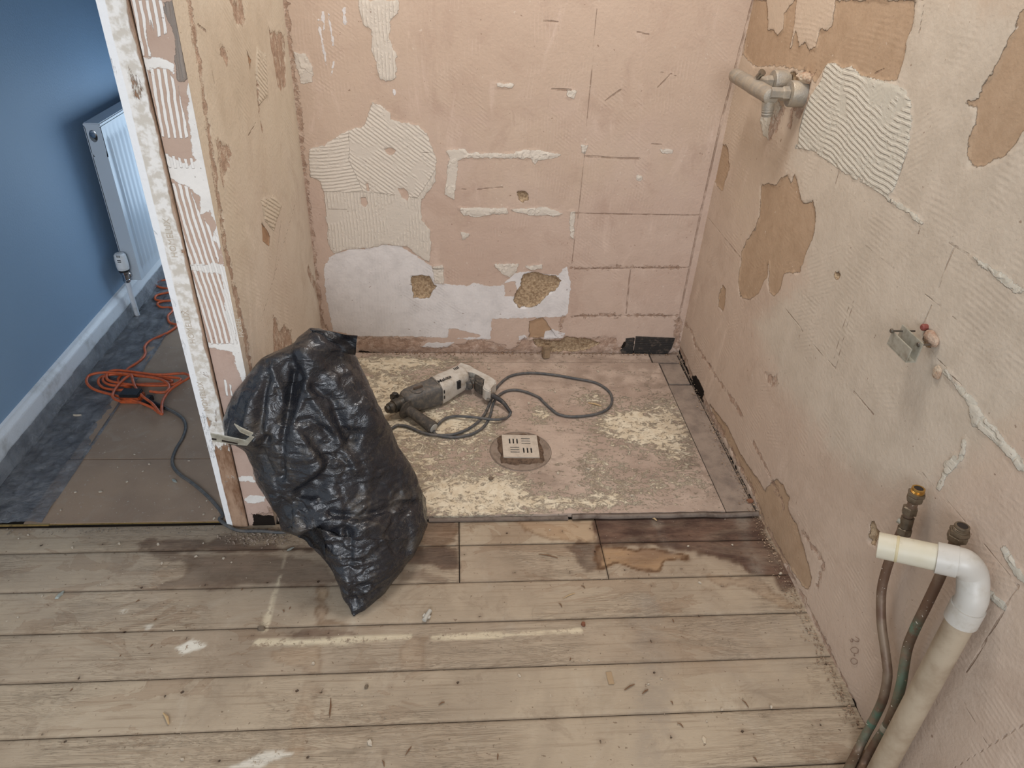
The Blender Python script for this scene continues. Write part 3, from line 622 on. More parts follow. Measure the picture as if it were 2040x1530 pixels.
# ---- alcove floor panel, cream adhesive remains on brown ply
def panel_mat(name, c1, c2, cream=True):
    m = Mat(name); N = m.noise
    base = m.mix(m.ms(N(5, 5, .65), .35, .65), lin(c1), lin(c2))
    base = m.mix(m.mul(m.ms(N(40, 5, .7, stretch=(.35, 1, 1)), .5, .7), .45), base, lin(tuple(int(x*.72) for x in c2)))
    h = m.mul(N(100, 4, .7), .0008)
    if cream:
        d = m.attr('k_dens'); n1 = N(38, 6, .72, 1.6, stretch=(.7, 1.1, 1)); n2 = N(90, 4, .7, 1.2)
        nn = m.add(m.mul(n1, .7), m.mul(n2, .3))
        vo = m.n('ShaderNodeTexVoronoi', {'Vector': m.n('ShaderNodeVectorMath', {0: m.pos, 1: m.n('ShaderNodeTexNoise', {'Vector': m.pos, 'Scale': 60.0, 'Detail': 2.0}).outputs['Color']}, operation='MULTIPLY_ADD').outputs[0], 'Scale': 95.0}, feature='DISTANCE_TO_EDGE').outputs[0]
        crk = m.mul(m.ms(vo, .12, .02), .09)
        fld = m.sub(m.add(nn, m.mul(m.sub(d, .5), .26)), crk)
        cm = m.ms(fld, .505, .522)
        base = m.mix(m.mul(m.ms(fld, .44, .52), .45), base, lin((188,170,152)))
        base = m.mix(cm, base, m.mix(m.ms(N(50, 4), .3, .7), lin((220,209,186)), lin((200,184,158))))
        h = m.add(h, m.mul(cm, .0012))
        g = m.mul(m.attr('k_gray'), m.ms(N(20, 4), .35, .6)); base = m.mix(m.mul(g, .6), base, lin((132,116,102)))
        base = m.mix(m.mul(m.ms(N(150, 2), .7, .73), .7), base, lin((214,200,178)))
    m.bump(h); return m.fin(base, .88, .2)
M_panel = panel_mat('brown plywood with cream adhesive', (184,165,150), (163,143,129))
blobs = [((760,790),60,60,.9),((820,870),110,50,.7),((850,790),90,50,.45),((960,900),70,40,.3),((1130,1010),160,16,.5),((760,730),120,14,.7),((850,725),100,10,.6),((930,990),120,60,.75),((880,1000),70,30,.5),((1010,1000),90,30,.5),((1190,940),50,40,.55),((1290,860),90,40,.95),((1240,850),60,30,.6),((1180,800),40,18,.7),((1080,830),26,22,.8),((920,850),70,30,.45),((1340,900),50,50,.5),((1290,970),80,30,.5),((1200,1000),60,20,.4),((880,780),40,20,.3),((960,840),60,30,.3),((820,935),60,30,.4),((1380,960),30,50,.3),((1010,960),40,30,.3),((1330,820),40,40,.5)]
greys = [((1170,760),120,25,.8),((1100,950),120,30,.6),((1330,760),60,60,.6),((1430,850),100,200,1.0),((1100,720),250,8,.8),((1400,960),40,60,.8)]
def panel_attrs(P):
    P3 = np.c_[P, np.zeros(len(P))]
    def acc(L):
        r = np.zeros(len(P))
        for (u, v), a, b, wt in L:
            c = fl(u, v); sx_ = abs(fl(u+a, v)[0]-c[0]); sy_ = abs(fl(u, v+b)[1]-c[1])
            r += wt*np.exp(-((P[:, 0]-c[0])/sx_)**2-((P[:, 1]-c[1])/sy_)**2)
        return r
    return {'k_dens': np.clip(acc(blobs)*.85+.18, 0, 1), 'k_gray': np.clip(acc(greys), 0, 1)}
PT = .012
def slab(name, x0, x1, y0, y1, z1, m, attrs, label=None, cat=None, kind=None, d=.008, warp=0.0, seed=0, th=None, jag=0):
    xs = rng(x0, x1, d); ys = rng(y0, y1, d); X, Y = np.meshgrid(xs, ys); x = X.ravel(); y = Y.ravel(); nu, nv = len(xs), len(ys)
    z = np.full(len(x), z1)+warp*(fbm(np.c_[x, y, x*0], 4, 3, seed)-.5)
    at = attrs(np.stack([x, y], 1)) if attrs else {}
    if jag:
        y = y + jag*(fbm(np.c_[x, x*0, x*0+3], 30, 4, seed)-.5)*sm(-(y-y0), -.03, 0) 
    i0 = (np.arange(nv-1)[:, None]*nu+np.arange(nu-1)[None]).ravel(); ring = np.concatenate([np.arange(nu), np.arange(1, nv)*nu+nu-1, (nv-1)*nu+np.arange(nu-2, -1, -1), np.arange(nv-2, 0, -1)*nu])
    lo = np.stack([x[ring], y[ring], np.full(len(ring), z1-(th or z1))], 1); n = len(ring); k = np.arange(n); k0 = nu*nv
    w = raw_mesh(name, [np.stack([x, y, z], 1), lo], [np.stack([i0, i0+1, i0+nu+1, i0+nu], 1), np.stack([ring, k0+k, k0+(k+1) % n, ring[(k+1) % n]], 1)], {c: [np.concatenate([a, a[ring]])] for c, a in at.items()}, m)
    smooth(w.data, 50); tag(w, label, cat, None, kind); return w
slab('subfloor_alcove', XL-.01, XR+.02, 1.305, YB+.02, -.004, M_void, None, kind='structure', th=.02, d=.05)
slab('plywood_panel', XL+.004, .722, 1.302, 2.036, PT, M_panel, panel_attrs, 'brown plywood panel blotched with cream adhesive, filling the alcove floor', 'panel', warp=.002, seed=3, th=.013, jag=.006)
slab('batten', XL+.004, .70, 2.039, 2.098, .011, M_panel, panel_attrs, 'narrow dusty batten along the foot of the back wall', 'board', warp=.001, seed=5, th=.013)
M_sideb = simple('grey dusty board', (150,134,120), .9, 0, (118,104,94), 18, .7, .0015)
slab('side_board', .726, .805, 1.303, 1.90, .009, M_sideb, None, 'grey dusty board beside the right wall, long piece next to the plywood', 'board', warp=.002, seed=6, th=.012)
slab('side_board', .728, .800, 1.908, 2.034, .010, M_sideb, None, 'short grey board piece in the back right corner of the alcove', 'board', warp=.002, seed=7, th=.012)
slab('side_board', .706, .803, 2.040, 2.096, .0105, M_sideb, None, 'stub of brown dusty board under the black membrane in the corner', 'board', warp=.002, seed=8, th=.012)
# lifted strip along the front edge
M_strip = simple('weathered grey strip', (120,108,98), .8, 0, (84,70,60), 30, .6, .001)
bm = bmesh.new(); add_tube(bm, [(.31+.05*k, 1.293+.0015*math.sin(k*2.1), .0075+.001*math.sin(k*1.3)) for k in range(11)], .0065, 8)
tag(obj('beading', bm, M_strip), 'weathered grey rounded strip along the front of the plywood near the right wall', 'strip')
bm = bmesh.new(); add_box(bm, (-.06, 1.288, .001), (.30, 1.3005, .006), bev=.001)
tag(obj('beading', bm, M_strip), 'flat grey strip along the plywood front edge beside the black bag', 'strip')

# ---- hall floor
M_hard = Mat('dusty hardboard'); N = M_hard.noise
c = M_hard.mix(M_hard.ms(N(4, 4, .6), .35, .65), lin((156,134,114)), lin((141,121,104)))
c = M_hard.mix(M_hard.mul(M_hard.ms(N(14, 5, .7, 1), .5, .72), .4), c, lin((160,148,134)))
c = M_hard.mix(M_hard.mul(M_hard.ms(N(130, 2), .7, .72), .7), c, lin((176,168,156)))
M_hard.bump(M_hard.mul(N(200, 3), .0005)); M_hard = M_hard.fin(c, .8, .3)
slab('floor_hall', XH, -.50, 1.302, 4.6, -.006, M_void, None, kind='structure', th=.014, d=.1)
slab('hardboard_sheet', -1.046, -.565, 1.304, 1.543, .004, M_hard, None, 'brown hardboard sheet just behind the doorway threshold', 'board', warp=.002, seed=11, th=.004)
slab('hardboard_sheet', -1.010, -.565, 1.547, 2.75, .0045, M_hard, None, 'long brown hardboard sheet under the coiled orange cable', 'board', warp=.002, seed=12, th=.004)
slab('hardboard_sheet', -1.010, -.565, 2.755, 4.2, .004, M_hard, None, 'far hardboard sheet in the hall behind the timber lining', 'board', warp=.002, seed=14, th=.004)
slab('hardboard_strip', -1.042, -1.014, 1.55, 3.4, .006, M_hard, None, 'narrow dark strip between the polythene and the hardboard', 'strip', warp=.001, seed=13, th=.006)
# polythene
m = Mat('grey polythene sheet')
m.set(m.b.inputs['Base Color'], m.mix(m.ms(m.noise(20, 4, .7), .4, .7), lin((116,118,124)), lin((156,158,162)))); m.fin(None, .28, .6)
m.set(m.b.inputs['Alpha'], m.ms(m.noise(14, 3, .6), .3, .7, .50, .72))
m.bump(m.mul(m.noise(60, 5, .7, 1.5, stretch=(.6, 1.0, 1)), .009)); M_poly = m.m
us = rng(0, .215, .005); vs = rng(1.306, 3.6, .006)
def polyf(s, y):
    # s: from top on skirting, down, then over the floor
    x = np.where(s < .055, XH+.0205+s*.09, XH+.0255+(s-.055)*1.0); z = np.where(s < .055, .058-s, .004)
    P = np.stack([x*1.0, y*.35, s*0], 1)
    rd = 1-np.abs(2*fbm(P, 22, 4, 4)-1)
    cr_ = (rd-.55)*.012+(fbm(np.stack([x, y, x*0], 1), 60, 3, 8)-.45)*.006
    return np.stack([x+np.where(s < .055, np.abs(cr_)*.7, 0), y, np.maximum(z+np.where(s >= .05, np.abs(cr_)*1.1, 0), .001)], 1)
w = grid_mesh('polythene_sheet', polyf, us, vs, M_poly, None, None, np.array([0, 0, 1.0]))
tag(w, 'crumpled grey polythene sheet on the hall floor beside the white skirting board', 'sheet')
# threshold bar
M_brass = simple('worn brass', (176,150,96), .45, .6, (110,92,70), 60, .4)
bm = bmesh.new(); add_box(bm, (-1.25, 1.2975, 0), (-.985, 1.3035, .0035), bev=.0008); add_box(bm, (-1.25, 1.3005, 0), (-.57, 1.3035, .0015)); tag(obj('trim_2', bm, M_brass), kind='structure')

# ================================================================== RADIATOR
M_rad = simple('radiator enamel', (186,196,205), .3, 0, (186,194,200), 8, .3)
M_chrome = simple('chrome', (190,192,196), .15, 1.0, (120,116,110), 80, .3)
M_black = simple('black plastic', (34,34,36), .5)
rad = empty('radiator', (-1.13, 2.36, .155)); tag(rad, 'white panel radiator on the blue hall wall', 'radiator')
x0, x1, y0, y1, z0, z1 = -1.156, -1.106, 2.36, 3.36, .150, .690
bm = bmesh.new()
# front panel with vertical flutes
ny = 240; ys_ = np.linspace(y0+.004, y1, ny); zs_ = [z0, z0+.03, z0+.045, z1-.06, z1-.045, z1-.012]
rows = []
for j, zz_ in enumerate(zs_):
    row = []
    for y in ys_:
        fl_ = 0
        if 2 <= j <= 3 and y > y0+.03: fl_ = .0055*(.5+.5*math.cos((y-y0)/.0335*2*math.pi))**.8 
        row.append(bm.verts.new((x1+fl_, y, zz_)))
    rows.append(row)
for a, b in zip(rows[:-1], rows[1:]):
    for k in range(ny-1): bm.faces.new((a[k], a[k+1], b[k+1], b[k]))
p1 = obj('front_panel', bm, M_rad, ang=60)
bm = bmesh.new(); add_box(bm, (x0, y0, z0), (x0+.004, y1, z1-.012)); p2 = obj('back_panel', bm, M_rad)
bm = bmesh.new()
# end plate with round access hole
def plate_hole(bm, y, xa, xb, za, zb, hx, hz, hr, th):
    n = 24; ring = [(hx+hr*math.cos(2*math.pi*k/n), hz+hr*1.5*math.sin(2*math.pi*k/n)) for k in range(n)]
    def edge(x, z):
        dx, dz = x-hx, z-hz; t = min([(xb-hx)/dx if dx > 1e-9 else 9, (xa-hx)/dx if dx < -1e-9 else 9, (zb-hz)/dz if dz > 1e-9 else 9, (za-hz)/dz if dz < -1e-9 else 9]); return hx+dx*t, hz+dz*t
    I = [bm.verts.new((x, y, z)) for x, z in ring]; I2 = [bm.verts.new((x, y+th, z)) for x, z in ring]; O = [bm.verts.new((edge(x, z)[0], y, edge(x, z)[1])) for x, z in ring]
    for k in range(n):
        bm.faces.new((I[k], I[(k+1) % n], O[(k+1) % n], O[k])); bm.faces.new((I[k], I2[k], I2[(k+1) % n], I[(k+1) % n]))
plate_hole(bm, y0, x0+.002, x1, z1-.105, z1-.006, x0+.022, z1-.040, .0125, .02)
add_box(bm, (x0+.002, y0, z0), (x1, y0+.004, z1-.105)); p3 = obj('end_plate', bm, M_rad, ang=20)
bm = bmesh.new(); add_box(bm, (x0-.001, y0-.001, z1-.012), (x1+.001, y1, z1), bev=.003)
for k in range(0): pass
p4 = obj('top_grille', bm, M_rad)
bm = bmesh.new(); add_lathe(bm, (x0+.022, y0-.001, z1-.034), (0, 1, 0), [(0, .009), (.001, .0112), (.012, .0112), (.03, .009)], 24); p5 = obj('plug_cap', bm, M_chrome)
bm = bmesh.new(); add_box(bm, (x0+.012, y0+.02, z1-.09), (x1-.01, y0+.03, z1-.02)); p5b = obj('inner_tank', bm, M_black)
bm = bmesh.new(); add_box(bm, (XH+.0015, y0+.40, z1-.12), (x0, y0+.43, z1-.05)); add_box(bm, (XH+.0015, y0+.40, z0+.05), (x0, y0+.43, z0+.12)); add_box(bm, (x0-.004, y0+.40, z0+.04), (x0, y0+.43, z1-.04)); p6 = obj('bracket', bm, M_rad)
adopt(rad, p1, p2, p3, p4, p5, p5b, p6)
# thermostatic valve
M_wplast = simple('white plastic', (226,228,228), .35, 0, (200,200,198), 40, .3)
VY = 2.335
vp = on(1, VY, 242, 521)
vx, vz = vp[0], vp[2]
val = empty('radiator_valve', (vx, VY, vz-.17)); tag(val, 'white thermostatic valve with chrome body at the near bottom corner of the radiator', 'valve')
bm = bmesh.new(); add_lathe(bm, (vx, VY, vz-.03), (0, 0, 1), [(0, .015), (.002, .019), (.012, .0205), (.040, .0205), (.055, .019), (.0605, .014), (.062, .004)], 28)
bmesh.ops.translate(bm, verts=bm.verts, vec=(0, 0, 0)); q1 = obj('valve_head', bm, M_wplast)
bm = bmesh.new()
for dz in (.000, -.006): add_box(bm, (vx-.003, VY-.022, vz+.012+dz), (vx+.008, VY-.0195, vz+.0145+dz))
for k in range(3): add_box(bm, (vx-.002+.004*k, VY-.020, vz+.022), (vx-.0008+.004*k, VY-.018, vz+.030))
q1b = obj('scale_marks', bm, M_black)
bm = bmesh.new(); add_lathe(bm, (vx, VY, vz-.036), (0, 0, 1), [(0, .017), (.006, .017)], 24); q2 = obj('collar', bm, M_black)
bm = bmesh.new(); add_lathe(bm, (vx, VY, vz-.078), (0, 0, 1), [(0, .010), (.010, .0125), (.012, .011), (.03, .011), (.034, .0145), (.042, .0145)], 20)
add_lathe(bm, (vx, VY, vz-.058), (0, 1, 0), [(0, .010), (.012, .011), (.014, .0145), (.026, .0145), (.028, .010), (.06, .009)], 6); q3 = obj('valve_body', bm, M_chrome)
bm = bmesh.new(); add_tube(bm, [(vx, VY, vz-.075), (vx-.006, VY+.015, .05), (vx-.012, VY+.03, .004)], .0085, 16); q4 = obj('pipe_tail', bm, M_whitepaint)
adopt(val, q1, q1b, q2, q3, q4)

# ================================================================== ORANGE EXTENSION CABLE
M_orange = simple('orange cable sheath', (196,92,48), .5, 0, (150,76,50), 60, .6)
M_greycable = simple('dark grey cable sheath', (70,72,74), .6, 0, (104,98,92), 50, .7)
far = crop([(860,120),(800,135),(760,145),(738,158),(760,172),(800,180),(835,192),(790,200),(745,212),(742,232),(785,238),(825,236),(785,238),(750,250),(768,268),(815,270),(822,285),(800,310),(808,340),(843,355),(800,388),(720,425),(690,455),(692,490),(670,520),(610,560)], .4183, 0, 500)
coil = crop([(720,300),(650,370),(645,430),(700,490),(850,540),(700,570),(520,560),(390,530),(310,450),(335,360),(480,312),(700,308),(1000,335),(1300,362),(1500,390),(1550,430),(1400,462),(1100,468),(800,486),(560,492),(430,452),(385,390),(440,330),(600,300),(900,300),(1200,335),(1500,350),(1680,372),(1685,420),(1560,478),(1300,492),(900,480),(600,440),(470,400),(445,330),(500,255),(650,235),(900,262),(1300,308),(1700,288),(1815,305),(1838,360),(1700,445),(1550,545),(1450,660),(1390,780),(1380,900),(1385,975),(1340,950),(1220,800),(1060,680),(960,570),(900,440),(870,330),(840,320),(740,390),(640,490),(570,590),(545,670),(590,725),(680,760)], .1176, 160, 710)
outer = crop([(1330,955),(1200,860),(900,745),(500,640),(250,565),(130,480),(108,390),(180,310),(400,272),(700,290),(1100,340),(1350,385),(1480,460),(1502,540),(1430,605),(1270,605),(1180,590)], .1176, 160, 710)
def floorpts(px, z0, z1, wob=0.0, zfn=None):
    out = []
    for i, (u, v) in enumerate(px):
        z = z0+(z1-z0)*i/len(px); out.append(fl(u, v, z))
    return out
ca = .0042
pts = catmull(floorpts(far, .010, .010), 8) + catmull(floorpts(coil, .012, .030), 8)
ext = empty('extension_cable', tuple(fl(256, 790))); tag(ext, 'orange extension cable coiled on the hardboard in the hall', 'cable')
bm = bmesh.new(); add_tube(bm, pts, ca, 10); c1 = obj('cable', bm, M_orange, ang=0); smooth(c1.data, 80)
bm = bmesh.new(); add_tube(bm, catmull(floorpts(outer, .018, .032), 8), ca, 10); c2 = obj('cable', bm, M_orange, ang=0); smooth(c2.data, 80)
a = fl(160+.1176*690, 710+.1176*800, .0); b = fl(160+.1176*1050, 710+.1176*805, .0)
def block_on_floor(bm, a, b, w, h, z0=.0, bev=.004):
    a = Vector(a); b = Vector(b); d = (b-a); L = d.length; d.normalize(); ang = math.atan2(d.y, d.x)
    mt = Matrix.Translation((a+b)/2+Vector((0, 0, z0))) @ Matrix.Rotation(ang, 4, 'Z')
    add_box(bm, (-L/2, -w/2, 0), (L/2, w/2, h), mt, bev)
a = Vector(a)+Vector((0, .012, 0)); b = Vector(b)+Vector((0, .012, 0))
bm = bmesh.new(); block_on_floor(bm, a, b, .046, .019, .006); c3 = obj('socket_shell', bm, M_orange)
bm = bmesh.new(); block_on_floor(bm, a+Vector((.002, .002, 0)), b+Vector((-.002, .002, 0)), .042, .012, .024); c4 = obj('socket_face', bm, M_black)
adopt(ext, c1, c2, c3, c4)

# ================================================================== HAMMER DRILL
M_dgrey = simple('charcoal drill plastic', (84,82,80), .55, 0, (122,112,100), 70, .6, .0004)
M_dwhite = simple('off-white drill plastic', (196,190,180), .5, 0, (164,152,136), 40, .5, .0003)
M_rub = simple('dark rubber grip', (66,62,58), .75, 0, (104,94,82), 90, .6, .0006)
DR = lambda cx, cy, z: Vector(fl(740+.1569*cx, 700+.1569*cy, z))
drill = empty('hammer_drill', tuple(DR(800, 560, .012))); tag(drill, 'off-white and charcoal rotary hammer drill lying on its side on the plywood', 'drill')
zc = .052
A0, A1, A2, A3 = DR(185, 742, zc), DR(420, 640, zc), DR(815, 508, zc), DR(1140, 335, zc)
ax = (A2-A1).normalized(); side = Vector((0, 0, 1)).cross(ax).normalized()
def loft(bm, stations, n=28, sq=4.0):
    """stations: (centre, radius across, radius up)"""
    rings = []
    for c, ra, rb in stations:
        r = []
        for k in range(n):
            t = 2*math.pi*k/n; ct, st = math.cos(t), math.sin(t)
            x = math.copysign(abs(ct)**(2/sq), ct)*ra; y = math.copysign(abs(st)**(2/sq), st)*rb
            r.append(bm.verts.new(Vector(c)+side*x+Vector((0, 0, 1))*y))
        rings.append(r)
    for a, b in zip(rings[:-1], rings[1:]):
        for k in range(n): bm.faces.new((a[k], a[(k+1) % n], b[(k+1) % n], b[k]))
    bm.faces.new(rings[0][::-1]); bm.faces.new(rings[-1])
parts = []
L12 = (A2-A1).length
Cc = A1
bm = bmesh.new(); loft(bm, [(A1-ax*.006, .022, .024), (A1, .027, .029), (A1+ax*.012, .031, .033), (A1+ax*L12*.5, .034, .036), (A1+ax*(L12-.008), .037, .037), (A1+ax*L12, .038, .038)])
parts.append(obj('gear_housing', bm, M_dgrey, ang=50))
bm = bmesh.new(); loft(bm, [(A1+ax*(L12-.0005), .0395, .0395), (A1+ax*(L12+.004), .0398, .0398)]); parts.append(obj('housing_seam', bm, M_dgrey))
ax2 = (A3-A2).normalized(); L23 = (A3-A2).length
bm = bmesh.new(); loft(bm, [(A2+ax2*.003, .0385, .0385), (A2+ax2*L23*.3, .0392, .038), (A2+ax2*L23*.62, .036, .036), (A2+ax2*L23*.88, .0355, .035), (A2+ax2*(L23+.004), .034, .034), (A2+ax2*(L23+.012), .030, .031), (A2+ax2*(L23+.016), .022, .026)])
motor = obj('motor_housing', bm, M_dwhite, ang=50); parts.append(motor)
# vents on the housing
def on_housing(cx, cy): return DR(cx, cy, zc+.0375)
# logo
cu = bpy.data.curves.new('lettering', 'FONT'); cu.body = 'Makita'; cu.size = .0195; cu.extrude = .0002; cu.align_x = 'CENTER'; cu.align_y = 'CENTER'; cu.shear = .25; cu.offset = .0003
tmp = bpy.data.objects.new('tmp', cu); scene.collection.objects.link(tmp); dg = bpy.context.evaluated_depsgraph_get(); me = bpy.data.meshes.new_from_object(tmp.evaluated_get(dg)); bpy.data.objects.remove(tmp)
lg = bpy.data.objects.new('lettering', me); link(lg); me.materials.clear(); me.materials.append(M_black); logo = lg
p = DR(922, 356, zc+.0392); q = DR(1016, 314, zc+.0392); dq = (q-p).normalized()
lg.matrix_world = Matrix.Translation(p+Vector((0, 0, .0006))) @ Matrix.Rotation(math.atan2(dq.y, dq.x), 4, 'Z')
bm = bmesh.new(); bm.from_mesh(me); bmesh.ops.transform(bm, matrix=lg.matrix_world, verts=bm.verts); bm.to_mesh(me); bm.free(); lg.matrix_world = Matrix.Identity(4)
parts.append(lg)
def slot_part(name, c, d, l, w, h):
    bm = bmesh.new(); add_box(bm, (-l/2, -w/2, -h/2), (l/2, w/2, h/2), Matrix.Translation(c) @ Matrix.Rotation(math.atan2(d.y, d.x), 4, 'Z'), .0004); parts.append(obj(name, bm, M_black))
for k in range(4): slot_part('vent', A2+ax2*(L23*.80+.0055*k)+side*.012+Vector((0, 0, .0352)), side, .012, .0022, .003)
for z_ in (.016, -.004): slot_part('vent', A2+ax2*.010-side*.0368+Vector((0, 0, z_)), ax2, .004, .007, .011)
slot_part('brush_cap', A2+ax2*(L23*.66)-side*.0368+Vector((0, 0, .012)), ax2, .014, .007, .028)
# mode dial
dc = A1+ax*L12*.38-side*.004; dc.z = zc+.0335
bm = bmesh.new(); add_lathe(bm, dc, (0, 0, 1), [(-.004, .022), (.002, .0215), (.0035, .018)], 28); parts.append(obj('dial_plate', bm, M_dgrey))
bm = bmesh.new(); mt = Matrix.Translation(dc+Vector((0, 0, .006))) @ Matrix.Rotation(math.atan2(ax.y, ax.x), 4, 'Z'); add_box(bm, (-.012, -.004, -.004), (.020, .004, .004), mt, .002); parts.append(obj('mode_dial', bm, simple('brown dusty dial', (92,78,66), .6)))
# chuck
axc = (A1-A0).normalized(); LC = (A1-A0).length
bm = bmesh.new(); add_lathe(bm, A0, axc, [(0, .006), (.001, .011), (.008, .013), (.010, .016), (.020, .0175), (.022, .0155), (.025, .0155), (.027, .0205), (.045, .021), (.047, .019), (LC+.004, .024)], 28); parts.append(obj('chuck', bm, M_black if False else simple('dusty black chuck', (48,46,42), .5, .2, (96,86,72), 90, .6)))
# depth gauge clamp
cg = DR(305, 575, .05)
bm = bmesh.new(); add_lathe(bm, cg-side*-.004, (0, 0, 1), [(-.018, .010), (.004, .011), (.010, .009), (.012, .005)], 8); add_box(bm, (-.012, -.007, -.014), (.014, .016, .004), Matrix.Translation(cg) @ Matrix.Rotation(math.atan2(ax.y, ax.x), 4, 'Z'), .002)
parts.append(obj('handle_clamp', bm, simple('black clamp', (42,40,38), .5, .1, (90,80,68), 100, .5)))
# side handle
h0 = DR(455, 735, .042); h1 = DR(790, 975, .027); hd = (h1-h0).normalized(); hl = (h1-h0).length
bm = bmesh.new(); add_lathe(bm, h0, hd, [(-.012, .020), (-.004, .024), (-.002, .031), (.002, .032), (.004, .027), (.008, .017), (.02, .016), (.05, .0165), (hl*.75, .018), (hl*.93, .0195), (hl-.002, .0195), (hl, .0175)], 32)
parts.append(obj('side_handle', bm, M_rub, ang=50)); sh = parts[-1]
bm = bmesh.new(); add_lathe(bm, h0+hd*(hl-.003), hd, [(0, .015), (.0045, .0145), (.0055, .012)], 28); capo = obj('end_cap', bm, simple('pale cap', (176,174,168), .5)); 
# rear grip
def gp(l, z): return [DR(x, y, z) for x, y in l]
zt = .069
bm = bmesh.new(); add_prism(bm, gp([(1120,275),(1150,275),(1240,325),(1320,352),(1400,405),(1490,462),(1560,482),(1582,510),(1575,545),(1535,560),(1520,600),(1505,640),(1470,640),(1415,610),(1408,575),(1440,525),(1448,490),(1400,460),(1330,440),(1290,400),(1200,385),(1130,395),(1095,400),(1070,330)], zt-.042), (0, 0, .042), .009)
parts.append(obj('rear_grip', bm, M_dwhite, ang=50))
bm = bmesh.new(); add_prism(bm, gp([(1325,395),(1400,425),(1448,475),(1440,530),(1408,570),(1340,540),(1300,505),(1310,440)], zt-.044), (0, 0, .0425), .005); parts.append(obj('grip_pad', bm, M_rub, ang=50))
bm = bmesh.new(); add_prism(bm, gp([(1125,400),(1200,390),(1270,430),(1290,470),(1275,512),(1215,482),(1150,465),(1115,450)], zt-.040), (0, 0, .030), .005); parts.append(obj('trigger', bm, M_dgrey, ang=50))
bm = bmesh.new(); add_lathe(bm, DR(1275, 352, zt), (0, 0, 1), [(-.004, .0058), (.0015, .0058), (.002, .004)], 20); parts.append(obj('screw_boss', bm, M_dgrey))
bm = bmesh.new(); add_lathe(bm, DR(1485, 604, zt), (0, 0, 1), [(-.004, .006), (.0008, .006)], 20); parts.append(obj('hanging_eye', bm, M_dgrey))
# cord
r0, r1 = DR(1530, 555, .040), DR(1768, 775, .018)
mid = (r0+r1)/2+Vector((.004, .004, .004))
cv = catmull([r0, mid, r1], 8)
bm = bmesh.new(); add_tube(bm, cv, [.0088-.0038*i/(len(cv)-1) for i in range(len(cv))], 14); parts.append(obj('strain_relief', bm, M_black if False else simple('black cord sleeve', (52,50,50), .6, 0, (96,88,80), 60, .4)))
D7 = lambda l: crop(l, .2941, 700, 640)
cz = PT+.0052
cp = [(p, z) for p, z in zip(D7([(1080,615),(1062,650),(1010,664),(950,665),(850,652),(760,645),(690,645),(630,662),(592,695),(560,735),(575,768),(640,782),(700,786),(760,778),(830,758),(900,710),(940,640),(958,570),(990,510),(1060,470),(1150,470),(1260,510),(1300,545),(1340,582),(1400,628),(1500,646),(1650,630),(1740,590),(1766,530),(1740,470),(1650,415),(1500,385),(1350,360),(1200,350),(1080,370),(1010,420),(965,480),(935,560),(905,625),(860,680),(780,735),(680,768),(560,770),(470,750),(390,716),(330,705),(280,722)]), [.018,.012]+[cz+.008]*4+[cz+.002]*3+[cz]*8+[cz]*22+[cz+.001]*8)]
pw = [fl(u, v, z) for (u, v), z in cp]
tail = [fl(700, 905, cz), fl(640, 975, cz), fl(600, 1025, .006), np.array([-.405, 1.262, .006]), np.array([-.47, 1.262, .008]), np.array([-.53, 1.268, .007]), np.array([-.578, 1.30, .010])] + [fl(u, v, .0095) for u, v in crop([(1060,1255),(1000,1180),(920,1110),(850,1060),(820,1010),(835,950),(870,890),(884,840),(870,800),(830,770),(790,750)], .4183, 0, 500)]
pts = catmull(pw+tail, 8)
bm = bmesh.new(); add_tube(bm, pts, .0043, 10); cord = obj('power_cord', bm, M_greycable, ang=0); smooth(cord.data, 80); parts.append(cord)
pa, pb = fl(160+.1176*1060, 710+.1176*850), fl(160+.1176*1200, 710+.1176*860)
bm = bmesh.new(); block_on_floor(bm, Vector(pa)+Vector((.003, .012, 0)), Vector(pb)+Vector((0, .012, 0)), .04, .020, .006); add_tube(bm, [Vector(pb)+Vector((0, .01, .012)), Vector(pts[-1])], [.008, .005], 10)
parts.append(obj('plug', bm, M_black))
adopt(drill, *parts)
capo.parent = sh

# ================================================================== DRAIN
drain = empty('floor_drain', tuple(fl(1038, 893, PT))); tag(drain, 'square steel slotted drain cover in the middle of the plywood', 'drain')
DC = lambda x, y, z=PT: Vector(fl(960+.07843*x, 840+.07843*y, z))
ztop = .026
dn = fl(1038, 893, PT); cx, cyy = DC(985, 640, ztop).x, DC(985, 640, ztop).y
corn = [DC(508, 330, ztop), DC(1385, 345, ztop), DC(1475, 905, ztop), DC(545, 895, ztop)]
M_steel = Mat('dusty steel plate'); M_steel.bump(M_steel.mul(M_steel.noise(200, 3), .0002)); M_steel = M_steel.fin(M_steel.mix(M_steel.ms(M_steel.noise(60, 5, .7), .4, .7), lin((204,194,180)), lin((186,175,160))), .5, .4, .35)
c = sum(corn, Vector())/4; ex = ((corn[1]-corn[0])+(corn[2]-corn[3]))/4; ey = ((corn[0]-corn[3])+(corn[1]-corn[2]))/4
def uv(a, b): return c+ex*a+ey*b
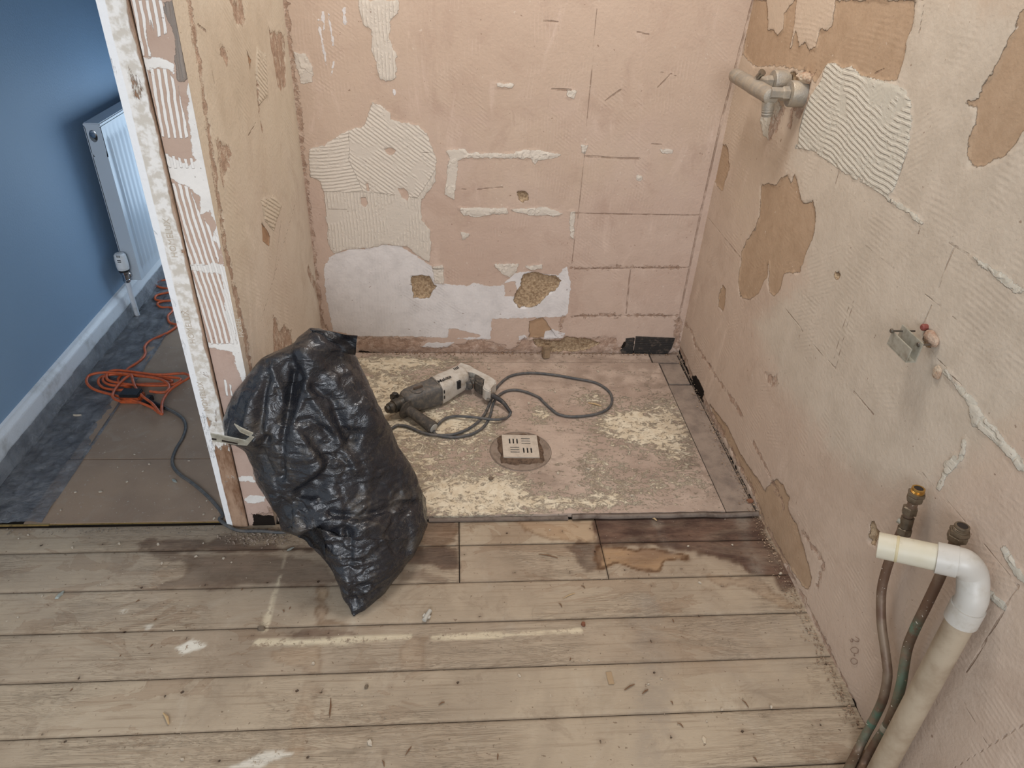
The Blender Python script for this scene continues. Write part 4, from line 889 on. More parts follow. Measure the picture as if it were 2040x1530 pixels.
# plate with real slots: grid of cells, slot cells left open
slots = []
for k in range(3): slots.append((-.62+.21*k, -.54+.21*k, .20, .66))
for k in range(3): slots.append((.08, .58, .20+.21*k-.0, .28+.21*k-.0))
for k in range(3): slots.append((-.58, -.08, -.60+.21*k, -.52+.21*k))
for k in range(3): slots.append((.12+.21*k, .20+.21*k, -.62, -.16))
xs = sorted({-1, 1, *[s[0] for s in slots], *[s[1] for s in slots]}); ys = sorted({-1, 1, *[s[2] for s in slots], *[s[3] for s in slots]})
bm = bmesh.new(); vt = {}
def gv(a, b, z):
    if (a, b, z) not in vt: vt[(a, b, z)] = bm.verts.new(uv(a, b)+Vector((0, 0, z)))
    return vt[(a, b, z)]
op = {}
for i in range(len(xs)-1):
    for j in range(len(ys)-1):
        mx_, my_ = (xs[i]+xs[i+1])/2, (ys[j]+ys[j+1])/2; op[i, j] = any(s[0] < mx_ < s[1] and s[2] < my_ < s[3] for s in slots)
for (i, j), o in op.items():
    if o: continue
    a, b, cc, d = xs[i], xs[i+1], ys[j], ys[j+1]
    bm.faces.new((gv(a, cc, 0), gv(b, cc, 0), gv(b, d, 0), gv(a, d, 0))); bm.faces.new((gv(a, cc, -.0025), gv(a, d, -.0025), gv(b, d, -.0025), gv(b, cc, -.0025)))
    for (di, dj, p, q) in ((-1, 0, (a, cc), (a, d)), (1, 0, (b, d), (b, cc)), (0, -1, (b, cc), (a, cc)), (0, 1, (a, d), (b, d))):
        if op.get((i+di, j+dj), True): bm.faces.new((gv(*p, 0), gv(*q, 0), gv(*q, -.0025), gv(*p, -.0025)))
g = [obj('grate', bm, M_steel, ang=30)]
bm = bmesh.new(); add_prism(bm, [uv(a, b)+Vector((0, 0, -.014)) for a, b in ((-.93, -.93), (.93, -.93), (.93, .93), (-.93, .93))], (0, 0, .0095)); g.append(obj('sump', bm, simple('dark sump', (24,20,17), .6)))
bm = bmesh.new()
for a0, b0, a1, b1 in ((-1.0, -1.0, 1.0, -.94), (-1, .94, 1, 1), (-1, -1, -.94, 1), (.94, -1, 1, 1)):
    add_prism(bm, [uv(a, b)+Vector((0, 0, -.013)) for a, b in ((a0, b0), (a1, b0), (a1, b1), (a0, b1))], (0, 0, .0105))
g.append(obj('grate_frame', bm, M_steel))
# crumbly bedding round the grate
bm = bmesh.new(); n = 72; rings = []
for rr, zt_, s in ((0.92, -.004, 0), (1.0, -.0035, .4), (1.1, -.007, .7), (1.18, -.0135, 1.0)):
    ring = []
    for k in range(n):
        t = 2*math.pi*k/n; ct, st = math.cos(t), math.sin(t); sq_ = 1/max(abs(ct), abs(st)); rad_ = (sq_*.6+.4*1.22); j = 1+s*.05*(math.sin(k*.35+rr*3)+math.sin(k*.9)*.6+(random.random()-.5)*.7); off_ = -.10*s if st < 0 else .06*s
        ring.append(bm.verts.new(uv(ct*rad_*rr*j+(.02*s), st*rad_*rr*j+off_)+Vector((0, 0, zt_+s*(random.random()-.5)*.005))))
    rings.append(ring)
for a, b in zip(rings[:-1], rings[1:]):
    for k in range(n): bm.faces.new((a[k], a[(k+1) % n], b[(k+1) % n], b[k]))
g.append(obj('bedding', bm, simple('crumbly brown bedding', (112,90,72), .95, 0, (66,50,38), 90, .8, .003, bscale=220), ang=25))
ctr = (DC(205, 730)+DC(1760, 760))/2; Rr = (DC(205, 730)-DC(1760, 760)).length/2
bm = bmesh.new(); add_lathe(bm, ctr, (0, 0, 1), [(-.003, Rr-.0018), (.0006, Rr-.0018), (.0016, Rr), (.0006, Rr+.001), (-.003, Rr+.001)], 64, cap=False); g.append(obj('flange_ring', bm, simple('grey flange', (132,118,106), .6, 0, (90,76,64), 60, .6)))
bm = bmesh.new(); add_lathe(bm, ctr, (0, 0, 1), [(-.003, Rr-.003), (.0012, Rr-.003)], 64); g.append(obj('flange', bm, simple('dusty flange disc', (140,124,110), .8, 0, (112,96,82), 50, .6, .001)))
adopt(drain, *g)

# ================================================================== SHOWER MIXER
M_metal = simple('plaster-smeared chrome', (150,144,134), .5, .3, (176,162,142), 40, .9, .0008)
M_metal2 = simple('bare chrome', (150,146,138), .2, .9, (170,160,144), 60, .5)
e1 = Vector((.815, 1.655, .980)); yb = 1.655
n_end = Vector(on(0, .742, 1538, 191)); f_end = Vector(on(0, .742, 1464, 152)); f_end.z = n_end.z = (n_end.z+f_end.z)/2
mixv = empty('shower_mixer', (XR, (n_end.y+f_end.y)/2, n_end.z)); tag(mixv, 'plaster-smeared chrome shower mixer bar high on the right wall', 'shower valve')
d = (f_end-n_end); LB = d.length
bm = bmesh.new(); add_lathe(bm, n_end, d, [(0, .0165), (.0015, .0185), (.045, .0188), (.048, .0180), (.052, .0188), (LB*.48, .0192), (LB*.5, .0182), (LB*.52, .0186), (LB*.80, .0182), (LB*.81, .0172), (LB*.82, .0182), (LB-.002, .018), (LB, .0165)], 32); P = [obj('bar_body', bm, M_metal, ang=40)]
bm = bmesh.new()
es1 = on(0, .79, 1578, 187); es2 = on(0, .79, 1546, 156)
E1 = Vector((.815, es1[1], es1[2])); E2 = Vector((.815, es2[1], n_end.z+.012))
for E, nm in ((E1, 'a'), (E2, 'b')):
    bm = bmesh.new(); add_lathe(bm, E, (-1, 0, 0), [(-.004, .029), (.030, .029), (.033, .0275), (.0335, .014)], 36); fo = obj('wall_flange', bm, M_metal, ang=40); P.append(fo)
    bm = bmesh.new(); add_lathe(bm, E+Vector((-.033, 0, 0)), (-1, 0, 0), [(0, .014), (.002, .016), (.016, .016), (.018, .0135), (.045, .0135)], 6); P.append(obj('union_nut', bm, M_metal, ang=20))
# diverter stub on top and outlet with adhesive below
tp = Vector(on(0, .742, 1513, 148))
bm = bmesh.new(); add_lathe(bm, (tp.x-.002, tp.y, tp.z-.006), (.2, -.6, .7), [(0, .007), (.013, .007), (.014, .009), (.018, .009)], 12); P.append(obj('diverter_stub', bm, M_metal2))
bm = bmesh.new(); add_lathe(bm, (n_end.x, n_end.y+.012, n_end.z-.012), (.15, 0, -1), [(0, .0145), (.018, .0145), (.0185, .013), (.022, .0145), (.025, .013), (.028, .0145), (.031, .013), (.034, .013)], 20); P.append(obj('outlet_thread', bm, M_metal))
adopt(mixv, *P)
# plaster lumps packed around the flanges
M_lump = simple('rough filler', (196,180,158), .95, 0, (158,120,94), 60, .8, .002)
def lump(name, c, s, seed, m, label=None, cat=None, group=None, sub=3):
    bm = bmesh.new(); bmesh.ops.create_icosphere(bm, subdivisions=sub, radius=1)
    V = np.array([v.co[:] for v in bm.verts]); nz = fbm(V+seed*3.1, 1.6, 3, seed)
    for v, k in zip(bm.verts, nz): v.co = Vector(c)+Vector((v.co.x*s[0], v.co.y*s[1], v.co.z*s[2]))*(.6+.8*k)
    return tag(obj(name, bm, m, ang=30), label, cat, group)
l1 = lump('filler', (XR-.006, E1.y-.002, E1.z+.036), (.014, .03, .012), 1, M_lump, 'rough lump of filler on the wall above the mixer flanges', 'filler')

# ================================================================== METAL BRACKET
M_galv = simple('galvanised steel', (176,172,158), .45, .4, (146,138,122), 60, .6)
M_screw = simple('grey screw', (120,112,102), .4, .8)
br = empty('wall_bracket', (XR, .99, .72)); tag(br, 'small pale metal channel bracket screwed out from the right wall', 'bracket')
bx0 = .786; P = []
bm = bmesh.new(); add_box(bm, (bx0, .957, .6985), (bx0+.003, 1.022, .7345), bev=.0005); P.append(obj('back_plate', bm, M_galv))
bm = bmesh.new(); add_box(bm, (bx0-.0165, .957, .699), (bx0-.0135, 1.019, .7235), bev=.0005); P.append(obj('front_plate', bm, M_galv))
bm = bmesh.new(); add_box(bm, (bx0-.0165, .957, .6965), (bx0+.003, 1.019, .6995), bev=.0005); P.append(obj('base_web', bm, M_galv))
for (y, z) in ((.965, .728), (1.015, .726)):
    bm = bmesh.new(); add_lathe(bm, (bx0-(.022 if y > 1 else .002), y, z), (1, 0, 0), [(0, .003), (.0012, .0042), (.003, .0042), (.0032, .0018), (.045 if y > 1 else .034, .0018)], 10); P.append(obj('screw', bm, M_screw))
adopt(br, *P)
bm = bmesh.new(); add_lathe(bm, (XR+.003, 1.0, .742), (-1, 0, 0), [(0, .006), (.010, .006), (.012, .004)], 10); tag(obj('wall_plug', bm, simple('red plastic plug', (128,66,56), .6)), 'red plastic wall plug in the hole behind the bracket', 'wall plug')
lump('filler', (XR-.004, .975, .735), (.007, .019, .012), 4, simple('pinkish filler', (162,130,108), .95, 0, (184,162,142), 90, .8, .002), 'crumbled pink filler lump behind the channel bracket', 'filler')
pb_ = rt([(1872, 745)])[0]
lump('filler', (XR-.002, pb_[0]+.004, pb_[1]), (.004, .010, .013), 6, M_lump, 'small chipped filler blob below the channel bracket', 'filler')

# ================================================================== PIPES
M_copper = Mat('tarnished copper'); N = M_copper.noise
cc = M_copper.mix(M_copper.ms(N(18, 4, .6), .4, .65), lin((104,80,64)), lin((128,110,92)))
cc = M_copper.mix(M_copper.mul(M_copper.attr('k_ver'), M_copper.ms(N(50, 5, .7), .35, .6)), cc, lin((92,122,104)))
cc = M_copper.mix(M_copper.ms(N(160, 2), .70, .72), cc, lin((214,208,196)))
M_copper = M_copper.fin(cc, .5, .5, .25)
M_brassf = simple('dull brass fitting', (122,108,90), .5, .6, (84,72,58), 70, .6)
M_brassb = simple('bright brass thread', (190,150,84), .3, .9)
def pipe_with_attr(name, pts, r, vfn):
    bm = bmesh.new(); add_tube(bm, pts, r+.0010, 20); o = obj(name, bm, M_copper, ang=60)
    me = o.data; co = np.empty(len(me.vertices)*3); me.vertices.foreach_get('co', co); co = co.reshape(-1, 3)
    at = me.attributes.new('k_ver', 'FLOAT', 'POINT'); at.data.foreach_set('value', vfn(co).astype(np.float32)); return o
XP = .789
def rp(l, x=XP): return [Vector(on(0, x, u, v)) for u, v in l]
pa_ = rp([(1826,984),(1815,1012),(1800,1050),(1778,1100),(1765,1138),(1756,1180),(1756,1240),(1764,1300),(1768,1345),(1760,1390),(1745,1425)])
pa_ += [Vector(on(0, .784, 1728, 1457)), Vector(on(0, .768, 1706, 1500)), Vector(fl(1684, 1544, .018)), Vector(fl(1668, 1580, -.01))]
pbp = rp([(1910,1064),(1898,1090),(1872,1150),(1845,1207),(1824,1250),(1808,1290),(1800,1335),(1795,1365),(1783,1408),(1765,1450)])
pbp += [Vector(on(0, .784, 1742, 1485)), Vector(on(0, .772, 1720, 1524)), Vector(fl(1700, 1562, .012)), Vector(fl(1690, 1590, -.01))]
cpA = empty('copper_pipe', (.75, .66, 0)); tag(cpA, 'tarnished copper pipe with two fittings, nearer the alcove', 'pipe')
cpB = empty('copper_pipe', (.765, .64, 0)); tag(cpB, 'greenish copper pipe running behind the white waste pipe, one fitting on top', 'pipe')
A_ = catmull(pa_, 8); B_ = catmull(pbp, 8)
def ver(zs):
    def f(co): 
        r = np.zeros(len(co))
        for z, s, a in zs: r = np.maximum(r, a*np.exp(-((co[:, 2]-z)/s)**2))
        return r
    return f
oA = pipe_with_attr('tube', A_, .0072, ver([(.105, .02, .9), (.05, .03, .5)])); oB = pipe_with_attr('tube', B_, .0074, ver([(.325, .018, .9), (.22, .05, .75), (.09, .02, .9)]))
def fitting(p, d, prof, n, m, name='fitting'):
    bm = bmesh.new(); add_lathe(bm, p, d, prof, n); return obj(name, bm, m, ang=20)
topA = pa_[0]; dA = (pa_[0]-pa_[1]).normalized(); ft = []
ft.append(fitting(topA-dA*.016, dA, [(0, .011), (.003, .0135), (.010, .0135), (.011, .0128), (.014, .0145), (.019, .0145), (.0195, .012)], 6, M_brassf, 'compression_nut'))
bm = bmesh.new(); add_lathe(bm, topA+dA*.003, dA, [(0, .0108), (.002, .0108), (.0025, .0100), (.004, .0108), (.0045, .01), (.006, .0108), (.009, .0104), (.009, .0075), (-.002, .0075)], 24, cap=False); add_lathe(bm, topA+dA*.004, dA, [(0, .0076), (.0005, .0076)], 20)
ft.append(obj('brass_thread', bm, M_brassb)); adopt(cpA, oA, *ft)
bm = bmesh.new(); add_lathe(bm, topA+dA*.0112, dA, [(0, .0074), (.0002, .0074)], 20); bo = obj('bore', bm, M_void); adopt(cpA, bo)
v1 = Vector(on(0, XP, 1811, 1022)); v2 = Vector(on(0, XP, 1803, 1052)); dv = (v1-v2).normalized()
f1 = fitting(v2-dv*.014, dv, [(0, .010), (.003, .0125), (.014, .0125), (.015, .0105), (.017, .0105)], 6, M_brassf, 'compression_nut')
f2 = fitting(v2+dv*.002, dv, [(0, .0105), (.020, .0105)], 20, M_brassf, 'valve_body'); f3 = fitting(v1-dv*.001, dv, [(0, .0125), (.012, .0125), (.014, .010)], 6, M_brassf, 'compression_nut')
bm = bmesh.new(); add_lathe(bm, v2+dv*.008+Vector((-.006, .004, 0)), (-.6, .8, .1), [(0, .005), (.007, .005), (.0075, .0035)], 14); f4 = obj('screw_slot', bm, M_galv)
adopt(cpA, f1, f2, f3, f4)
topB = pbp[0]; dB = (pbp[0]-pbp[1]).normalized()
g1 = fitting(topB-dB*.014, dB, [(0, .0115), (.003, .015), (.012, .0155), (.013, .014), (.016, .0155), (.021, .0155), (.0215, .012)], 6, M_brassf, 'compression_nut')
bm = bmesh.new(); add_lathe(bm, topB+dB*.006, dB, [(0, .0112), (.003, .0112), (.0035, .0104), (.0055, .0112), (.006, .0104), (.009, .0112), (.011, .0106), (.011, .008), (0, .008)], 24, cap=False); g2 = obj('thread', bm, M_brassf)
bm = bmesh.new(); add_lathe(bm, topB+dB*.0165, dB, [(0, .0081), (.0002, .0081)], 20); g3 = obj('bore', bm, M_void)
k1 = Vector(on(0, XP, 1760, 1460)); g4 = fitting(Vector(B_[72]), (Vector(B_[73])-Vector(B_[72])), [(-.006, .0085), (-.004, .0092), (.006, .0092), (.008, .0085)], 18, M_galv, 'solder_joint')
g5 = fitting(Vector(A_[84]), (Vector(A_[85])-Vector(A_[84])), [(-.005, .0080), (-.004, .0084), (.006, .0084), (.008, .0079)], 18, M_copper, 'solder_joint'); g5.data.attributes.new('k_ver', 'FLOAT', 'POINT').data.foreach_set('value', np.ones(len(g5.data.vertices), dtype=np.float32))
adopt(cpB, oB, g1, g2, g3, g4); adopt(cpA, g5)

M_pvc = Mat('aged white plastic pipe'); N = M_pvc.noise
cc = M_pvc.mix(M_pvc.ms(N(7, 4, .6), .4, .65), lin((200,193,174)), lin((194,184,158))); cc = M_pvc.mix(M_pvc.mul(M_pvc.ms(N(40, 5, .7, stretch=(1, 1, .3)), .58, .68), .4), cc, lin((170,156,132)))
M_pvc = M_pvc.fin(cc, .45, .4)
M_pvc2 = simple('white plastic elbow', (192,187,178), .4, 0, (176,168,154), 30, .3)
wpn = empty('waste_pipe', (.785, .62, 0)); tag(wpn, 'white plastic waste pipe with an elbow, standing against the right wall', 'pipe')
P_end = Vector((.671, .730, .499)); P_a = Vector((.745, .6825, .517)); Dh = (P_a-P_end).normalized(); P_low = Vector((.785, .641, .452)); P_bot = Vector((.785, .612, -.02)); Dv = (P_bot-P_low).normalized()
P_sw = Vector((.785, .6425, .468))
corner = Vector((.787, .660, .516))
arc = catmull([P_a+Dh*.012, P_a+Dh*.027, Vector((.7835, .662, .505)), Vector((.7855, .648, .482)), P_sw-Dv*.002, P_low], 8)
rr = .0205
bm = bmesh.new(); rg = add_tube(bm, [P_end, P_end+Dh*.0005, P_a], [rr-.0006, rr, rr], 32, cap=False); 
rin = add_tube(bm, [P_end, P_end+Dh*.06], [rr-.0025, rr-.0025], 32, cap=False)
for k in range(32): bm.faces.new((rg[0][k], rin[0][k], rin[0][(k+1) % 32], rg[0][(k+1) % 32]))
w1 = obj('inlet_tube', bm, M_pvc, ang=40)
bm = bmesh.new(); add_lathe(bm, P_end+Dh*.026, Dh, [(-.001, rr), (0, rr+.0006), (.002, rr+.0006), (.003, rr)], 32, cap=False); w1b = obj('glue_ring', bm, simple('yellowed glue', (190,176,140), .5))
bm = bmesh.new(); add_tube(bm, [P_a+Dh*t for t in (-.010, -.0095, .018, .0185)], [rr+.001, rr+.0036, rr+.0036, rr+.001], 32)
w2 = obj('elbow_socket', bm, M_pvc2, ang=40)
bm = bmesh.new(); add_tube(bm, arc, rr+.0015, 32); w3 = obj('elbow', bm, M_pvc2, ang=60)
bm = bmesh.new(); add_tube(bm, [P_low+Dv*t for t in (-.006, -.0055, .026, .0265)], [rr, rr+.0036, rr+.0036, rr], 32); w4 = obj('elbow_socket', bm, M_pvc2, ang=40)
bm = bmesh.new(); add_tube(bm, [P_low, P_low+(P_bot-P_low)*.5, P_bot], rr, 32); w5 = obj('downpipe', bm, simple('dust-stained plastic pipe', (172,156,134), .6, 0, (150,132,110), 16, .6))
adopt(wpn, w1, w1b, w2, w3, w4, w5)

# ================================================================== BLACK RUBBLE BAG
LS = [(653,617.5),(689,567),(712,521),(745,492),(779,469),(812,452),(837,445),(871,448),(892,462),(902,484),(930,498),(963,507),(992,525),(1026,548),(1059,561),(1074,603),(1093,626),(1120,651),(1155,668),(1189,680),(1214,696),(1224,699),(1229,704)]
RS = [(653,630),(668,712),(704,709),(750,730),(800,755),(846,778),(892,797),(930,822),(971,837),(992,850),(1022,853),(1047,852),(1097,827),(1139,801),(1185,768),(1214,730),(1226,711),(1229,708)]
nv, nu = 330, 300
vv = np.linspace(1229, 653, nv); uL = np.interp(vv, [a for a, b in LS], [b for a, b in LS]); uR = np.interp(vv, [a for a, b in RS], [b for a, b in RS])
ker = np.array([1, 2, 3, 2, 1])/9.
def smth(a): return np.convolve(np.pad(a, 2, mode='edge'), ker, 'valid')
uL = smth(uL); uR = smth(uR)
ymid = np.interp(vv, [653, 720, 850, 985, 1075, 1150, 1229], [1.335, 1.315, 1.265, 1.225, 1.15, 1.085, 1.008])
thick = np.interp(vv, [653, 665, 700, 760, 850, 950, 1075, 1150, 1200, 1229], [.012, .04, .075, .10, .12, .135, .125, .085, .035, .006])
ph_ = np.linspace(0, 2*math.pi, nu, endpoint=False); cosp, sinp = np.cos(ph_), np.sin(ph_)
VB = []; UVp = []
for i in range(nv):
    uc, hw = (uL[i]+uR[i])/2, (uR[i]-uL[i])/2
    sgn = np.sign(sinp); sp = sgn*np.abs(sinp)**.72
    for k in range(nu):
        u = uc+hw*cosp[k]; d = ray(u, vv[i]); y0_ = ymid[i]+.035*cosp[k]*min(1, hw/150); t = y0_/d[1]
        p = CAM+d*t; dn_ = d/np.linalg.norm(d); p = p-dn_*sp[k]*thick[i]*(1.0 if sp[k] > 0 else .8)
        VB.append(p); UVp.append((u, vv[i], sinp[k]))
VB = np.array(VB); UVp = np.array(UVp)
# crease network in the bag's own surface coordinates
Ufrac = UVp[:, 0]; Vfrac = UVp[:, 1]; front = np.clip(UVp[:, 2], 0, 1)**.5
S3 = VB*1.0
def facet(P, s, seed):
    """smooth cellular facets: min over jittered cell planes"""
    Q = P*s; I = np.floor(Q).astype(np.int64); f = Q-I; F1 = np.full(len(P), 9.0); val = np.zeros(len(P)); ws = np.zeros(len(P))
    for a in (-1, 0, 1):
        for b in (-1, 0, 1):
            for c in (-1, 0, 1):
                A_, B_, C_ = I[:, 0]+a, I[:, 1]+b, I[:, 2]+c
                ox, oy, oz = a+hashf(A_, B_, C_, seed)-f[:, 0], b+hashf(A_, B_, C_, seed+1)-f[:, 1], c+hashf(A_, B_, C_, seed+2)-f[:, 2]
                gx, gy, gz = hashf(A_, B_, C_, seed+3)-.5, hashf(A_, B_, C_, seed+4)-.5, hashf(A_, B_, C_, seed+5)-.5
                d2 = ox*ox+oy*oy+oz*oz; wgt = np.exp(-d2*14); ws += wgt; val += wgt*((hashf(A_, B_, C_, seed+6)-.5)*.5+(gx*ox+gy*oy+gz*oz)*2.0)
    return val/np.maximum(ws, 1e-9)
n_big = fbm(S3, 8, 2, 21)-.40
wrp = np.stack([S3[:, k_]+.035*(fbm(S3, 9, 2, 31+k_)-.5) for k_ in range(3)], 1)
up_ = 1-sm(Vfrac, 880, 1040)
fa = facet(wrp*np.array([1, .8, .6]), 13, 50); fb = facet(wrp*np.array([.8, .8, 1.1]), 30, 60); fc = facet(wrp*np.array([.55, .8, 1.6]), 48, 70)
ridg3 = 1-np.abs(2*vnoise(wrp, 60, 47)-1); ridg2 = 1-np.abs(2*vnoise(wrp*np.array([.35, .6, 1.5]), 42, 43)-1)
dsp = .030*n_big+.024*fa+.0045*fb+.0032*fc*(1-.5*up_)+.0045*ridg2**2*(1-up_)+.0010*ridg3**2
px2 = UVp[:, :2]
def crease(pts, w, a, soft=1.0): 
    global dsp
    d = w-sd_line(px2, pts, w); dsp = dsp + a*(.55 if a > 0 else .9)*np.exp(-(d/w)**2)*front
CB = lambda l: crop(l, .4183, 400, 620)
crease(CB([(310,250),(285,400),(270,560),(300,610)]), 9, -.016); crease(CB([(440,290),(410,470),(390,620),(385,800)]), 8, -.015); crease(CB([(330,260),(390,420),(410,470)]), 8, .012)
crease(CB([(460,300),(520,400),(620,540),(700,680),(750,760)]), 10, .014); crease(CB([(500,200),(600,300),(720,420),(830,540)]), 16, .016); crease(CB([(540,360),(640,440),(700,600)]), 10, -.010)
crease(CB([(410,540),(520,520),(640,600)]), 8, -.008); crease(CB([(390,620),(400,780),(380,900)]), 8, .012); crease(CB([(620,960),(760,980),(900,940),(1040,905)]), 9, -.014); crease(CB([(620,880),(760,880),(900,860)]), 14, .012)
crease(CB([(490,1085),(560,1070),(640,1060)]), 9, -.016); crease(CB([(720,1350),(800,1370),(870,1340)]), 7, -.009); crease(CB([(380,1010),(420,960),(540,900)]), 10, .010); crease(CB([(200,640),(280,600),(300,580)]), 8, .016)
crease(CB([(180,340),(220,420),(200,560)]), 12, .012); crease(CB([(600,90),(680,120),(740,190)]), 7, -.010); crease(CB([(520,90),(600,160),(740,210),(790,320)]), 9, .010); crease(CB([(560,1120),(640,1180),(700,1300)]), 10, .010); crease(CB([(240,720),(300,860),(380,1000)]), 10, .008)
# normals of the smooth form
G = VB.reshape(nv, nu, 3); du = np.roll(G, -1, 1)-np.roll(G, 1, 1); dv_ = np.gradient(G, axis=0); nn = np.cross(du, dv_); nn /= np.maximum(np.linalg.norm(nn, axis=2, keepdims=True), 1e-9)
cen = G.mean(1, keepdims=True); sgn = np.sign(((G-cen)*nn).sum(2).mean()); nn = nn*sgn
env = np.minimum(1, thick[:, None]/.05)*np.ones((1, nu)); dspG = dsp.reshape(nv, nu)-.009
G2 = G+nn*(dspG*env*(.35+.65*np.abs(sinp)[None]))[:, :, None]
VBm = G2.reshape(-1, 3)
# keep it off the floor, the post and the alcove wall
zf = np.where(VBm[:, 1] > 1.302, PT+.002, .002); VBm[:, 2] = np.maximum(VBm[:, 2], zf+.0008*(ridg3))
lft = VBm[:, 0] < XL+.008
VBm[:, 1] = np.where(lft & (VBm[:, 1] > 1.2795), 1.2795-.0005*ridg3, VBm[:, 1])
me = bpy.data.meshes.new('rubble_bag'); i0 = np.arange(nv-1)[:, None]*nu; k = np.arange(nu)[None]; kk = (k+1) % nu
Qb = np.stack([(i0+k).ravel(), (i0+kk).ravel(), (i0+nu+kk).ravel(), (i0+nu+k).ravel()], 1).astype(np.int32)
m = Mat('black polythene bag'); N = m.noise
dust = m.ms(m.add(N(9, 5, .7, .5), m.mul(N(70, 5, .75, 1.0), .5)), .74, .98); fib = m.ms(N(65, 5, .75, 2.5, stretch=(1, 1, .6)), .56, .66)
col = m.mix(m.mul(m.mx(m.mul(dust, .7), m.mul(fib, m.ms(N(6, 3, off=(2, 2, 2)), .4, .65))), .34), lin((36,37,42)), lin((124,112,94)))
rgh = m.add(.23, m.mul(m.mx(dust, fib), .28))
fw = m.M('ABSOLUTE', m.sub(N(34, 4, .6, 1.5, stretch=(.7, .8, 1.5)), .5)); fw2 = m.M('ABSOLUTE', m.sub(N(95, 3, .6, 1.0), .5))
m.bump(m.add(m.mul(fw, .0030), m.mul(fw2, .0009))); M_bag = m.fin(col, rgh, .55)
bagroot = empty('rubble_bag', (-.2, 1.2, 0)); tag(bagroot, 'bulging black plastic rubble bag slumped against the partition end', 'bag')
w = raw_mesh('bag_body', [VBm], [Qb[:, ::-1]], {}, M_bag)
bm = bmesh.new(); bm.from_mesh(w.data); bm.verts.ensure_lookup_table()
bm.faces.new([bm.verts[j] for j in range(nu)]); bm.faces.new([bm.verts[(nv-1)*nu+j] for j in range(nu-1, -1, -1)]); bmesh.ops.recalc_face_normals(bm, faces=bm.faces); bm.to_mesh(w.data); bm.free()
# loose flap at the top corner and lower left, twisted tip
def flap(name, px, depth_y, seed):
    cs = [Vector(on(1, y, u, v)) for (u, v), y in zip(px, depth_y)]; n = 14; bm = bmesh.new(); g = []
    for i in range(n):
        r = []
        for j in range(n):
            a, b = i/(n-1), j/(n-1); p = cs[0]*(1-a)*(1-b)+cs[1]*a*(1-b)+cs[2]*a*b+cs[3]*(1-a)*b
            p = p+Vector((0, -1, .3))*.006*math.sin(a*9+seed)*math.sin(b*7+seed*2); r.append(bm.verts.new(p))
        g.append(r)
    for i in range(n-1):
        for j in range(n-1): bm.faces.new((g[i][j], g[i+1][j], g[i+1][j+1], g[i][j+1]))
    bmesh.ops.solidify(bm, geom=bm.faces[:], thickness=.0012)
    return obj(name, bm, M_bag, ang=60)
f1 = flap('loose_flap', [(618, 655), (712, 669), (708, 708), (640, 690)], (1.30, 1.31, 1.30, 1.27), 1)
f2 = flap('loose_flap', [(585, 1060), (640, 1050), (650, 1112), (606, 1075)], (1.10, 1.07, 1.05, 1.10), 2)
adopt(bagroot, w, f1, f2)
# metal strip poking out of the bag
strip = empty('metal_strip', tuple(on(1, 1.15, 470, 880))); tag(strip, 'pale slotted metal strip poking out of the left side of the bag', 'metal strip')
yS = 1.155
def sp_(u, v, y=yS): return Vector(on(1, y, u, v))
bm = bmesh.new(); outl = [sp_(419, 864), sp_(440, 868, yS-.005), sp_(488, 878, yS-.02), sp_(498, 870, yS-.025), sp_(506, 872, yS-.028), sp_(492, 888, yS-.022), sp_(470, 886, yS-.015), sp_(424, 879)]
add_prism(bm, outl, (.0008, .0015, .0012)); s1 = obj('slotted_arm', bm, M_galv, ang=20)
bm = bmesh.new()
for a, b in (((446, 873.5), (476, 880.5)), ((426, 870), (434, 872))): add_prism(bm, [sp_(a[0], a[1]-1.6, yS-.010)+Vector((0, -.012, .004)), sp_(b[0], b[1]-1.6, yS-.018)+Vector((0, -.008, .002)), sp_(b[0], b[1]+1.6, yS-.018)+Vector((0, -.008, .002)), sp_(a[0], a[1]+1.6, yS-.010)+Vector((0, -.012, .004))], (0, -.0006, 0))
s2 = obj('slot', bm, M_void)
bm = bmesh.new(); add_prism(bm, [sp_(466, 845, yS-.02), sp_(480, 853, yS-.03), sp_(504, 864, yS-.03), sp_(500, 871, yS-.03), sp_(478, 861, yS-.03)], (.0008, .0015, .001)); s3 = obj('bent_arm', bm, M_galv)
adopt(strip, s1, s2, s3)

# ================================================================== DAMP MEMBRANE, LETTERING, WOOD BLOCK
m = Mat('black ribbed membrane'); sx = m.n('ShaderNodeSeparateXYZ', {0: m.pos}).outputs
col = m.mix(m.ms(m.noise(60, 4, .7), .5, .7), lin((40,37,35)), lin((96,84,74))); m.bump(m.mul(m.M('SINE', m.mul(m.add(sx[2], m.mul(sx[0], .02)), 1600)), .0006)); M_mem = m.fin(col, .6)
def bkp(u, v, o=.004): p = on(1, YB-o, u, v); return Vector(p)
bm = bmesh.new(); add_prism(bm, [bkp(1267,671), bkp(1345,674), bkp(1338,694), bkp(1330,705), bkp(1262,706)], (0, .004, 0)); tag(obj('damp_membrane', bm, M_mem), 'black ribbed membrane strip at the foot of the back wall, in the right corner', 'membrane')
bm = bmesh.new(); add_prism(bm, [bkp(1247,675,.003), bkp(1263,673,.003), bkp(1261,705,.003), bkp(1240,705,.003), bkp(1236,698,.003), bkp(1246,690,.003)], (0, .003, 0)); tag(obj('damp_membrane', bm, M_mem), 'small torn piece of black membrane left of the corner strip', 'membrane')
M_wood = simple('splintered wood', (150,128,102), .9, 0, (110,90,70), 50, .7, .002)
def chipc(): pass
a = fl(1088, 716, .012)
bm = bmesh.new(); add_box(bm, (-.012, -.010, 0), (.012, .010, .045), Matrix.Translation(Vector((a[0], a[1]+.012, .012))) @ Matrix.Rotation(.3, 4, 'Z') @ Matrix.Rotation(-.12, 4, 'X'), .002)
